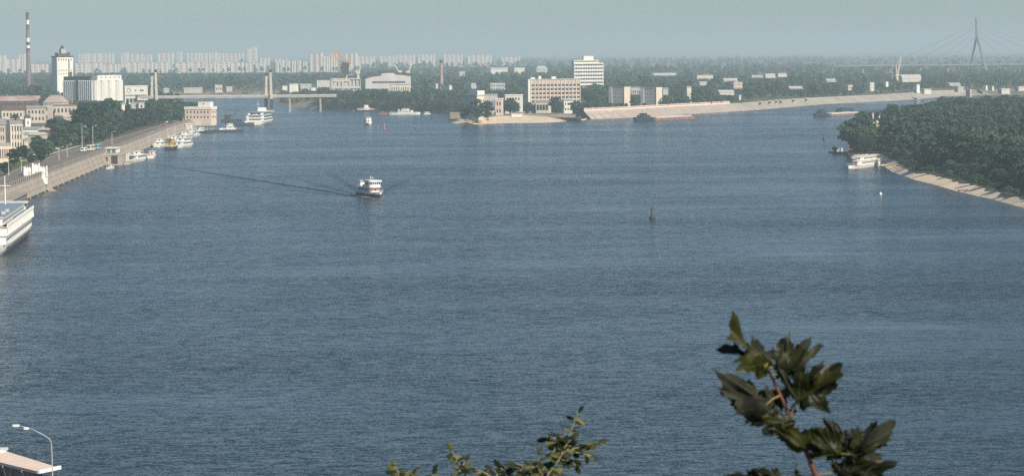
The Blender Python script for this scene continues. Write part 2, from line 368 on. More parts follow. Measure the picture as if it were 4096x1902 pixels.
# pilaster strips and the weedy waterline of the embankment, parts of the wall
M_WEED = mat('wet_weedy_stone', (0.05, 0.055, 0.045), .7, .3, .3)
for i in range(1, 11):
    a, b_ = shore_pts[i], shore_pts[i + 1]; c, d_ = top_pts[i + 1], top_pts[i]; L = (b_ - a).length
    if b_.y < 950: continue
    dd = (b_ - a).normalized(); nl = Vector((-dd.y, dd.x, 0)); ou = -nl * .06
    v = []
    for (q, r_) in ((a, d_), (b_, c)):
        for z in (-.3, .75): t_ = (z + .6) / (LZ + .6); p = q.lerp(r_, t_) + ou; v.append((p.x, p.y, z))
    MB().add(v, [(0, 2, 3, 1)]).build('waterline', M_WEED, emb)
    n_ = int(L / 24)
    for k in range(n_):
        u = (k + .5) / n_; p0 = a.lerp(b_, u); p1 = d_.lerp(c, u); v = []
        for (p, z) in ((p0, -.6), (p1, LZ)):
            for s1 in (-.5, .5):
                for s2 in (.0, -.35): q = p + dd * s1 + nl * s2; v.append((q.x, q.y, z))
        MB().add(v, [(0, 1, 5, 4), (1, 3, 7, 5), (3, 2, 6, 7)]).build('pilaster', M_STONE, emb)
    for z in (2.6, 4.9):
        t_ = (z + .6) / (LZ + .6); p0 = a.lerp(d_, t_) + ou; p1 = b_.lerp(c, t_) + ou; v = [(p0.x, p0.y, z), (p1.x, p1.y, z), (p1.x, p1.y, z + .14), (p0.x, p0.y, z + .14)]
        MB().add(v, [(0, 1, 2, 3)]).build('course_joint', mat('dark_joint', (.2, .17, .14), .9, .2, .3), emb)
# ------------------------------------------------------------------ buildings
RECTS = []     # (x0, x1, ytop, yvis, Y) parts of the photograph where a building stands clear of trees
FOOT = []      # footprints (x, y, radius) that trees keep out of
def wrow(root, w, d, h, cols, rows, z0, z1, m=None, face='front', ww=0.5, wh=0.5, name='window', x0=None, x1=None):
    """a grid of windows, every one a part, on the front (-y) or a side face of a body w x d"""
    m = m or M_WGLASS; x0 = -w / 2 + w * .04 if x0 is None else x0; x1 = w / 2 - w * .04 if x1 is None else x1
    if face != 'front': x0, x1 = -d / 2 + d * .06, d / 2 - d * .06
    cw = (x1 - x0) / cols; ch = (z1 - z0) / rows
    for r in range(rows):
        for c in range(cols):
            x = x0 + (c + .5) * cw; z = z0 + (r + .5) * ch
            if face == 'front': piece(name, m, root, (x, -d / 2 - .03, z), (cw * ww, .16, ch * wh))
            elif face == 'right': piece(name, m, root, (w / 2 + .03, x, z), (.16, cw * ww, ch * wh))
            else: piece(name, m, root, (-w / 2 - .03, x, z), (.16, cw * ww, ch * wh))
def place(x0, x1, ytop, ybase, d=12, rot=0, zg=LZ, Y=None, yvis=None, rect=True):
    xc = (x0 + x1) / 2; g = G(xc, ybase, zg) if Y is None else V(xc, ybase, Y)
    Yf = g.y; W = (x1 - x0) * Yf / F; r = abs(R(rot))
    w = max(2.0, (W - d * math.sin(r)) / math.cos(r)); h = V(xc, ytop, Yf).z - zg
    cyw = Yf + (d / 2 * math.cos(r) + w / 2 * math.sin(r)); xw = V(xc, 300, cyw).x
    if rect: RECTS.append((x0, x1, ytop, yvis if yvis is not None else (ytop + ybase) / 2, Yf))
    FOOT.append((xw, cyw, max(w, d) * .55))
    return (xw, cyw, zg), R(rot), w, d, h
def roof_flat(root, w, d, h, m, t=0.5, ov=0.3, parapet=0.6):
    b = MB().box(-w / 2 - ov, w / 2 + ov, -d / 2 - ov, d / 2 + ov, h, h + t)
    for s in (-1, 1):
        b.box(-w / 2 - ov, w / 2 + ov, s * (d / 2 + ov) - (.25 if s > 0 else 0), s * (d / 2 + ov) + (.25 if s < 0 else 0), h + t, h + t + parapet)
        b.box(s * (w / 2 + ov) - (.25 if s > 0 else 0), s * (w / 2 + ov) + (.25 if s < 0 else 0), -d / 2 - ov + .25, d / 2 + ov - .25, h + t, h + t + parapet)
    return b.build('roof', m, root)
def roof_gable(root, w, d, h, m, rise=2.5, ov=0.5, hip=0.0):
    x = w / 2 + ov; y = d / 2 + ov; k = hip * w / 2
    v = [(-x, -y, h), (x, -y, h), (x, y, h), (-x, y, h), (-x + k, 0, h + rise), (x - k, 0, h + rise)]
    b = MB().add(v, [(0, 1, 5, 4), (2, 3, 4, 5), (1, 2, 5), (3, 0, 4), (0, 3, 2, 1)])
    return b.build('roof', m, root)
def building(name, label, x0, x1, ytop, ybase, wall=M_CREAM, roof='flat', rm=None, rows=2, cols=5, d=12, rot=12, zg=LZ, Y=None, yvis=None, cat='building', side=0, rise=2.5, hip=0.0, group=None, chimneys=0, ww=.45, wh=.45, door=False, pent=None):
    loc, rz, w, d, h = place(x0, x1, ytop, ybase, d, rot, zg, Y, yvis)
    root = thing(name, label, cat, loc, rz, group)
    if roof != 'flat': h -= rise * 0.9
    h = max(h, 2.5)
    MB().box(-w / 2, w / 2, -d / 2, d / 2, -1.0, h).build('wall', wall, root)
    rm = rm or M_GREYROOF
    rf = roof_flat(root, w, d, h, rm) if roof == 'flat' else roof_gable(root, w, d, h, rm, rise, hip=hip)
    for k in range(chimneys):
        x = -w * .35 + w * .7 * (k + .5) / chimneys
        MB().box(x - .5, x + .5, -.4 + 1, .4 + 1, h + .2, h + rise + 1.4).build('chimney', M_BRICK, rf)
    if pent:
        px_, pw, phh = pent
        MB().box(w * px_ - pw / 2, w * px_ + pw / 2, -d * .3, d * .3, h + .5, h + .5 + phh).build('rooftop_room', wall, root)
    if rows: wrow(root, w, d, h, cols, rows, .8, h - .3, ww=ww, wh=wh)
    if side: wrow(root, w, d, h, 3, side, .8, h - .3, face='right' if rot < 0 else 'left')
    if door: MB().box(-.9, .9, -d / 2 - .12, -d / 2 - .002, 0, 2.3).build('door', M_BROWN, root)
    return root

# ---- far housing estate -------------------------------------------------
def block(label, x0, x1, ytop, Y, rot=-9, d=13, bays=None, endm=None, wallm=None, group='far apartment blocks', zt=None):
    xc = (x0 + x1) / 2; g = Vector((V(xc, 250, Y).x, Y, LZ)); W = (x1 - x0) * Y / F; r = abs(R(rot))
    if d * math.sin(r) > W * .35: d = W * .35 / max(math.sin(r), .05)
    w = (W - d * math.sin(r)) / math.cos(r); h = V(xc, ytop, Y).z - LZ
    root = thing('apartment_block', label, 'apartment block', g, R(rot), group)
    MB().box(-w / 2, w / 2, -d / 2, d / 2, -1, h).build('wall', wallm or M_PANEL, root)
    MB().box(-w / 2 + .5, w / 2 - .5, -d / 2 + .5, d / 2 - .5, h, h + 1.6).build('roof', M_GREYROOF, root)
    sgn = 1 if rot < 0 else -1
    e = MB().box(sgn * w / 2 - (2.2 if sgn > 0 else .7), sgn * w / 2 + (.7 if sgn > 0 else 2.2), -d / 2 - 1.4, d / 2, 0, h + .9); e.build('sunlit_end', endm or M_WHITEP, root)  # whiter end: sunlight on that face put into its colour
    bays = bays or max(2, int(w / 14)); bw = w / bays
    for k in range(bays):
        x = -w / 2 + (k + .5) * bw
        piece('balcony_bay', M_BAY if k % 3 else M_WHITEP, root, (x - bw * .22, -d / 2 - .6, h / 2), (bw * .38, 1.3, h * .96))
        fl = max(3, int(h / 6))
        b = MB()
        for f in range(fl):
            z = (f + .35) * h / fl; b.box(x + .02 * bw, x + bw * .44, -d / 2 - .12, -d / 2 + .2, z, z + h / fl * .5)
        b.build('window_band', M_FWIN, root)['kind'] = 'stuff'
    return root
YF, YB = 8200.0, 10200.0
fr = [(0, 24, 222, 'tall pale block at the very edge of the housing estate'), (24, 74, 238, 'pale stepped block between the estate edge and the striped chimney'), (76, 104, 217, 'tall slim block just beside the striped chimney'),
      (124, 192, 257, 'long low-row block between striped chimney and grain elevator'), (300, 347, 254, 'block just past the grain elevator above the silo roof'), (348, 406, 253, 'second block past the grain elevator above the silo roof'),
      (408, 466, 258, 'faint block above the bright end of the silo'), (470, 506, 256, 'short block above the white factory wing'), (508, 560, 251, 'block with bright end above the white factory wing'), (562, 612, 250, 'block above the first pair of bridge masts'),
      (616, 670, 251, 'block with thin bright end just past the first bridge masts'), (701, 758, 251, 'seventh low-row block seen above the bridge deck'), (760, 816, 250, 'low-row block with bright end above the middle of the bridge'), (820, 862, 252, 'narrow low-row block above the bridge span'),
      (866, 918, 250, 'low-row block with three pale bays above the bridge span'), (922, 974, 250, 'low-row block with bright end under the longest upper block'), (981, 1018, 252, 'low-row block beneath the pair of towers'), (1022, 1060, 251, 'low-row block just before the second bridge masts')]
RECTS.append((0, 1232, 240, 290, YF - 100)); RECTS.append((1232, 1432, 214, 288, YF - 100)); RECTS.append((596, 836, 380, 404, 3078)); RECTS.append((836, 1330, 370, 392, 3078))
for x0, x1, yt, lb in fr: block(lb, x0, x1, yt, YF + (x0 * 7 % 300))
for x0, x1, yt, lb in [(1104, 1116, 246, 'slim far tower just past the second bridge masts'), (1122, 1137, 243, 'second slim far tower past the bridge masts'), (1144, 1160, 245, 'third slim far tower past the bridge masts'), (1168, 1184, 244, 'fourth slim far tower past the bridge masts'), (1190, 1204, 242, 'fifth slim far tower past the bridge masts'), (1212, 1230, 247, 'last slim far tower before the pink towers')]:
    block(lb, x0, x1, yt, YF, d=9, bays=2)
M_PKT = mat('faded_pink_panel', (0.50, 0.36, 0.33), 0.9, 0.1, 0.1)
block('tall pinkish tower block with bright end behind the harbour crane', 1240, 1292, 214, YF, wallm=M_PKT, d=22)
block('pale tall block stepped down beside the pinkish tower', 1294, 1322, 226, YF); block('pale tall block right behind the orange crane jib', 1324, 1349, 216, YF)
block('tall pinkish block with bright end past the orange crane', 1381, 1429, 214, YF, wallm=M_PKT, d=22)
bk = [(314, 346, 216, 'upper-row block nearest the grain elevator'), (348, 400, 214, 'long upper-row block above the silo roof'), (402, 456, 214, 'upper-row block above the bright silo end'), (485, 514, 211, 'short upper-row block above the factory wing'),
      (523, 570, 216, 'upper-row block stepped below its taller neighbour'), (572, 607, 219, 'upper-row block above the first bridge masts'), (630, 695, 213, 'upper-row block right of the first bridge masts'), (709, 728, 208, 'slim upper-row tower standing on its own'),
      (747, 800, 213, 'upper-row block above the middle of the bridge'), (802, 843, 213, 'upper-row block joined to the one over mid bridge'), (849, 868, 210, 'short upper-row block beside the longest one'), (872, 975, 213, 'longest upper-row block, pale and even'),
      (991, 1002, 196, 'thin taller half of the pair of towers on the skyline'), (1005, 1028, 190, 'tallest wide tower on the skyline with a mast'), (1040, 1078, 232, 'low hazy block before the second bridge masts'), (1100, 1150, 236, 'low hazy block behind the slim far towers'), (1430, 1500, 226, 'hazy block far beyond the shipyard hall'), (1520, 1590, 224, 'hazy block beyond the shipyard cranes'),
      (1596, 1660, 220, 'hazy long block on the skyline before the brick chimney'), (1670, 1740, 219, 'hazy long block on the skyline by the brick chimney'), (1775, 1850, 218, 'hazy long block just past the brick chimney'), (1870, 1966, 220, 'last long hazy block of the skyline row'), (2004, 2080, 228, 'isolated hazy block at the end of the skyline')]
for x0, x1, yt, lb in bk: block(lb, x0, x1, yt, YB + (x0 * 13 % 900), d=20)

# ---- striped chimney ----------------------------------------------------
Yc = 3900; p = V(116, 400, Yc); t = thing('striped_chimney', 'very tall chimney with dark and white bands above the old town roofs', 'chimney', (p.x, Yc, LZ))
H = V(110, 50, Yc).z - LZ; FOOT.append((p.x, Yc, 12))
rad = lambda z: 3.5 - 1.6 * z / H
def zpx(y): return V(112, y, Yc).z - LZ
M_STR = mat('dark_red_band', (0.15, 0.06, 0.06), 0.8, 0.15, 0.1); M_CSH = mat('chimney_shaft_concrete', (0.22, 0.17, 0.17), 0.9, 0.15, 0.1)
zs = [0, zpx(205), zpx(193), zpx(182), zpx(168), zpx(152), zpx(118), zpx(98), zpx(80), H]
ms = [M_CSH, M_STR, M_WHITE, M_STR, M_WHITE, M_CSH, M_STR, M_WHITE, M_STR]
for k in range(len(ms)): MB().lathe([(rad(zs[k]), zs[k] - (2 if k == 0 else 0)), (rad(zs[k + 1]), zs[k + 1])], 16).build('shaft' if k == 0 else 'band', ms[k], t, smooth=False)
MB().lathe([(rad(H) + .5, H - 1.5), (rad(H) + .5, H - 1.1)], 16).build('platform', M_DARK, t)
MB().tube((0, 0, H - 1), (-.8, 0, H + 4), .12).build('lightning_rod', M_DARK, t)
# lattice tower in front of it
Y = 3800; p = V(134, 380, Y); hh = V(131, 292, Y).z - LZ; t = thing('lattice_mast', 'thin rusty lattice mast beside the foot of the striped chimney', 'mast', (p.x, Y, LZ))
b = MB()
for sx, sy in ((-1, -1), (1, -1), (1, 1), (-1, 1)): b.tube((sx * 2.6, sy * 2.6, -1), (sx * .4, sy * .4, hh), .16, n=4)
b.build('mast_frame', M_RUST, t); b = MB()
for k in range(6):
    z = hh * k / 6; z2 = hh * (k + 1) / 6; a = 2.6 - 2.2 * k / 6; c = 2.6 - 2.2 * (k + 1) / 6
    for s in (-1, 1): b.tube((-a, s * a, z), (c, s * c, z2), .1, n=4); b.tube((s * a, -a, z), (s * c, c, z2), .1, n=4)
b.build('bracing', M_RUST, t)

# ---- grain elevator -----------------------------------------------------
loc, rz, w, d, h = place(205, 296, 228, 412, 20, 25, yvis=330)
t = thing('grain_elevator', 'tall cream elevator tower with dark rooftop and shaded narrow side', 'tower', loc, rz)
MB().box(-w / 2, w / 2, -d / 2, d / 2, -1, h).build('wall', mat('bright_cream', (0.78, 0.75, 0.66), 0.8, 0.1, 0.1, streak=True), t)
MB().box(-w / 2 - .8, w / 2 + .8, -d / 2 - .8, d / 2 + .8, h, h + 1).build('roof', M_DARK, t)
rp_ = MB().box(-w * .34, w * .30, -d * .3, d * .3, h + 1, h + 4).build('rooftop_house', M_BROWN, t)
MB().box(-w * .12, w * .16, -d * .2, d * .2, h + 4, h + 9).build('cupola', M_GREYP, t); MB().lathe([(2.2, h + 9), (2.0, h + 11), (1, h + 12.4), (.2, h + 13)], 10).build('cupola_dome', M_DARK, t)
for s in (-.42, .34): MB().box(w * s, w * s + 2, -2, 2, h + 1, h + 4.8).build('rooftop_vent', M_DARK, t)
wrow(t, w, d, h, 6, 1, h - 4.4, h - 1.6, ww=.35, wh=.7)
wrow(t, w, d, h, 6, 2, h - 20.5, h - 13.0, ww=.3, wh=.35)
for x in (.18, .30): MB().box(w * x, w * x + 2.4, -d / 2 - .15, -d / 2 - .01, h - 22, h - 16.5).build('doorway', M_BROWN, t)
MB().box(w * .22, w * .22 + .8, -d / 2 - .8, -d / 2 - .01, h - 16, h - 2).build('spout', M_DARK, t)
# ---- silo ---------------------------------------------------------------
loc, rz, w, d, h = place(244, 495, 322, 425, 40, -43, yvis=398)
t = thing('grain_silo', 'long ribbed grain silo with shaded grey front and brilliant white end', 'silo', loc, rz)
M_SILO = mat('whitewashed_concrete', (0.70, 0.69, 0.62), 0.85, 0.10, 0.08, streak=True)
MB().box(-w / 2 + 1, w / 2 - 1, -d / 2 + 1, d / 2 - 1, -1, h).build('wall', M_SILO, t)
n = 14; pw = (w - 4) / n
for k in range(n):
    x = -w / 2 + 2 + (k + .5) * pw + (-.8 if k < n / 2 else .8)
    MB().lathe([(pw * .48, -1), (pw * .48, h)], 10, x, -d / 2 + pw * .3).build('silo_tube', M_SILO, t, smooth=False)
MB().box(-1.2, 1.2, -d / 2 - 1, -d / 2 + 3, -1, h + 1).build('stair_shaft', M_DARK, t)
for k in range(4): MB().lathe([(d / 8.4, -1), (d / 8.4, h)], 12, w / 2 - 1.5, -d / 2 + d * (k + .5) / 4).build('silo_tube', M_SILO, t)
MB().box(-w / 2 + .5, w / 2 - 8, -d / 2 + 2, d / 2 - 6, h, h + 4).build('gallery', M_DARK, t)
MB().box(w / 2 - 7.8, w / 2 + 1, -d / 2 + 5, d / 2 - 3, h, h + 5.2).build('end_gallery', M_WHITEP, t)
for k in range(5): piece('window', M_WGLASS, t, (w / 2 + 1.05, -d / 2 + 10 + k * 6, h + 3), (.2, 1.2, 1.2))
# ---- the white factory wing --------------------------------------------
building('factory_wing', 'white flat-roofed factory wing with round emblem next to the silo', 496, 592, 347, 421, M_WHITEP, rows=1, cols=1, ww=.001, d=14, rot=6, yvis=398, rm=M_WHITEP)
t = bpy.data.objects['factory_wing']; w, d = [(c.dimensions.x, c.dimensions.y) for c in t.children if c.name.startswith('wall')][0]
_, _, w, d, h = place(496, 592, 347, 421, 14, 6, rect=False)
for c in [c for c in t.children if c.name.startswith('window')]: bpy.data.objects.remove(c)
wrow(t, w, d, h, 10, 1, h * .42, h * .58, ww=.8, wh=.8); wrow(t, w, d, h, 10, 1, h * .12, h * .3, ww=.8, wh=.8)
ring_ = MB()
for k in range(16):
    a = 2 * math.pi * k / 16; b2 = 2 * math.pi * (k + 1) / 16
    ring_.tube((-w * .32 + 2 * math.cos(a), -d / 2 - .2, h * .8 + 2 * math.sin(a)), (-w * .32 + 2 * math.cos(b2), -d / 2 - .2, h * .8 + 2 * math.sin(b2)), .25, n=4)
ring_.build('round_emblem', M_BROWN, t)
for x, ww_ in ((-.06, 1.6), (.16, 4.2)): MB().box(w * x, w * x + ww_, -d / 2 - .2, -d / 2 - .01, h * .76, h * .84).build('wall_lettering_panel', M_BROWN, t)
building('factory_annex', 'low white annex with two wide windows below the factory wing', 500, 549, 384, 424, M_WHITEP, rows=1, cols=3, d=8, rot=3, yvis=412, wh=.5, ww=.75, zg=LZ)
building('gatehouse', 'tiny white house with one dark window among embankment trees', 474, 499, 417, 470, M_WHITEP, rows=1, cols=1, ww=.3, wh=.2, d=6, rot=10, yvis=452)
building('storage_house', 'small grey-white shed below the factory annex', 522, 549, 413, 440, M_GREYP, rows=0, d=6, rot=5, yvis=428)
building('storage_house', 'small cream shed with one window left of the first bridge mast', 552, 577, 412, 440, M_CREAM, rows=1, cols=1, ww=.3, d=6, rot=5, yvis=430)

# ---- old town -----------------------------------------------------------
building('long_warehouse', 'long low building with patched pale and rusty roof behind the old town', -20, 158, 386, 432, M_BROWN, 'gable', mat('patched_roof', (0.50, 0.42, 0.38), 0.8, 0.05, 0.10, col2=(0.30, 0.14, 0.10)), rows=1, cols=12, d=22, rot=3, yvis=424, rise=5, chimneys=3)
building('hipped_house', 'house with large faded hipped roof before the silo', 176, 268, 384, 440, M_BEIGE, 'gable', mat('faded_hip_roof', (0.42, 0.33, 0.29), 0.8, 0.2, 0.1), rows=1, cols=6, d=22, rot=-8, yvis=430, rise=7, hip=.5)
building('old_house', 'beige long house with row of windows at the park edge', 190, 306, 424, 462, M_BEIGE, rows=1, cols=7, d=10, rot=5, yvis=450, rm=M_REDROOF)
building('old_house', 'two-storey beige house with greenish sheet roof in the old town', 100, 184, 424, 492, M_BEIGE, 'gable', M_GREYROOF, rows=2, cols=5, d=14, rot=8, yvis=482, rise=2, side=0, chimneys=1)
building('old_house', 'tall ochre chimney house end beside the greenish roof', 176, 205, 418, 490, M_BEIGE, rows=2, cols=2, d=12, rot=-10, yvis=478)
building('old_house', 'low cream house with brown roof at the far edge of town', 4, 96, 424, 478, M_CREAM, 'gable', M_BROWN, rows=1, cols=6, d=14, rot=5, yvis=462, rise=4)
building('white_house', 'small bright white house with green hipped roof', 90, 123, 460, 512, M_WHITE, 'gable', mat('green_roof', (0.07, 0.11, 0.08), 0.7, 0.2, 0.2), rows=1, cols=1, ww=.2, wh=.4, d=9, rot=14, yvis=500, rise=2.4, hip=.6, door=False)
building('town_house', 'white house front with brown side and pale lean-to roof', 92, 158, 508, 556, M_WHITEP, 'gable', M_GREYROOF, rows=1, cols=3, d=9, rot=-4, yvis=532, rise=1.6)
building('town_shed', 'long brown shed with blue-grey roof next to the white house front', 156, 214, 508, 562, M_BROWN, 'gable', M_LIGHTROOF, rows=0, d=16, rot=-14, yvis=540, rise=2)
building('town_shed', 'low shed with long pale sheet roof sloping towards the park', 98, 182, 530, 585, M_BEIGE, 'gable', M_LIGHTROOF, rows=0, d=10, rot=-18, yvis=552, rise=1.6)
building('garage', 'small garage with pale roof in the park trees', 252, 284, 506, 540, M_CREAM, 'gable', M_LIGHTROOF, rows=0, d=7, rot=-14, yvis=526, rise=1)
building('garage', 'low grey-roofed store beside the first tall park trees', 250, 298, 462, 496, M_BEIGE, 'gable', M_LIGHTROOF, rows=0, d=8, rot=8, yvis=482, rise=1.5)
t = building('apartment_house', 'four-storey cream house with tall pilasters and grey roof', 26, 92, 484, 632, M_CREAM, 'gable', M_GREYROOF, rows=4, cols=4, d=14, rot=12, yvis=612, rise=2, chimneys=2, ww=.35, wh=.55)
loc, rz, w, d, h = place(26, 92, 484, 632, 14, 12, rect=False); h -= 1.8
for k in range(5): piece('pilaster', M_CREAM, t, (-w / 2 + w * k / 4, -d / 2 - .2, h / 2), (.6, .5, h))
piece('cornice', M_WHITEP, t, (0, -d / 2 - .35, h - .4), (w + .8, .7, .6))
building('apartment_house', 'four-storey greyish corner house with dark square windows', -40, 26, 478, 640, M_BEIGE, 'gable', M_GREYROOF, rows=4, cols=5, d=16, rot=8, yvis=620, rise=3, ww=.4, wh=.5)
building('shop_building', 'low pink-cream shop building at the foot of the corner house', -20, 42, 582, 652, M_PINKP, rows=1, cols=5, d=9, rot=14, yvis=632, ww=.45, wh=.6)
building('old_house', 'narrow cream house behind the four-storey cream house', 88, 112, 540, 612, M_CREAM, rows=2, cols=2, d=9, rot=8, yvis=590)
building('town_shed', 'little ochre kiosk hut under the park trees', 92, 110, 588, 622, M_BEIGE, 'gable', M_LIGHTROOF, rows=0, d=4, rot=5, yvis=608, rise=.7)
# ---- river police / port office, pink ----------------------------------
loc, rz, w, d, h = place(738, 862, 438, 482, 12, -16, yvis=478)
t = thing('port_office', 'two-storey pinkish port office with white roof band and rooftop room', 'building', loc, rz)
MB().box(-w / 2, w / 2, -d / 2, d / 2, -4, h).build('wall', M_PINKP, t); wrow(t, w, d, h, 7, 2, .8, h - .2, ww=.35, wh=.4); wrow(t, w, d, h, 3, 2, .8, h - .2, face='right', ww=.35, wh=.4)
MB().box(-w / 2 - .5, w / 2 + .5, -d / 2 - .5, d / 2 + .5, h, h + 2.2).build('roof', M_WHITEP, t)
MB().box(-w * .02, w * .42, -d * .35, d * .35, h + 2.2, h + 6).build('rooftop_room', M_WHITEP, t)
piece('window', M_WGLASS, t, (w * .2, -d * .35 - .05, h + 4.4), (.9, .2, 1)); MB().box(-w / 2 - 4.5, -w / 2, -d / 2 + 1, d / 2 - 1, -4, h * .75).build('side_wing', M_PINKP, t); MB().box(-w / 2 - 7, -w / 2 - 4.5, -d / 2 + 2, d / 2 - 2, -4, h * .3).build('porch', M_WHITEP, t)

# ---- shipyard and midground --------------------------------------------
loc, rz, w, d, h = place(1448, 1645, 330, 368, 40, 8, yvis=352, zg=LZ)
t = thing('shipyard_hall', 'big grey-white shipyard hall with stepped gable, dark roof edge and window strip', 'hall', loc, rz)
hz = lambda y: V(1546, y, loc[1] - d / 2).z - LZ
prof = [(-.5, 314), (-.35, 306), (-.15, 302), (-.15, 294), (-.02, 291), (.15, 291), (.15, 297), (.35, 301), (.5, 305)]
b = MB(); top = [(w * x, hz(y)) for x, y in prof]; pts = [(-w / 2, -1)] + top + [(w / 2, -1)]
n = len(pts); vs = [(x, -d / 2, z) for x, z in pts] + [(x, d / 2, z) for x, z in pts]
fs = [tuple(range(n))[::-1], tuple(range(n, 2 * n))] + [(i, (i + 1) % n, n + (i + 1) % n, n + i) for i in range(n)]
b.add(vs, fs).build('wall', mat('pale_hall_cladding', (0.55, 0.52, 0.50), 0.8, 0.1, 0.1, streak=True), t)
b = MB()
for (xa, za), (xb, zb) in zip(top[:-1], top[1:]):
    if abs(xb - xa) > .5: b.add([(xa, -d / 2 - .6, za), (xb, -d / 2 - .6, zb), (xb, d / 2, zb), (xa, d / 2, za), (xa, -d / 2 - .6, za + 3), (xb, -d / 2 - .6, zb + 3), (xb, d / 2, zb + 3), (xa, d / 2, za + 3)], [(0, 3, 2, 1), (4, 5, 6, 7), (0, 1, 5, 4), (1, 2, 6, 5), (2, 3, 7, 6), (3, 0, 4, 7)])
b.build('roof', M_DARK, t)
for k in range(14): piece('window', M_WGLASS, t, (-w * .35 + w * .73 * (k + .5) / 14, -d / 2 - .05, hz(329)), (w * .048, .2, 2.4))
building('workshop', 'low cream workshop in front of the shipyard hall', 1558, 1640, 340, 374, M_CREAM, rows=1, cols=8, d=10, rot=5, yvis=360, ww=.4, wh=.5)
loc, rz, w, d, h = place(1322, 1442, 318, 372, 16, 4, yvis=356)
t = thing('colonnaded_workshop', 'long pale workshop with open bays beside the shipyard hall', 'building', loc, rz)
MB().box(-w / 2, w / 2, -d / 2 + 2, d / 2, -1, h).build('wall', M_GREYP, t); MB().box(-w / 2, w / 2, -d / 2, d / 2, h, h + 1.6).build('roof', M_LIGHTROOF, t)
for k in range(9): piece('column', M_LIGHTROOF, t, (-w / 2 + w * k / 8, -d / 2 + .4, h / 2), (.8, .8, h))
piece('lower_beam', M_LIGHTROOF, t, (0, -d / 2 + .4, h * .42), (w, .9, h * .16))
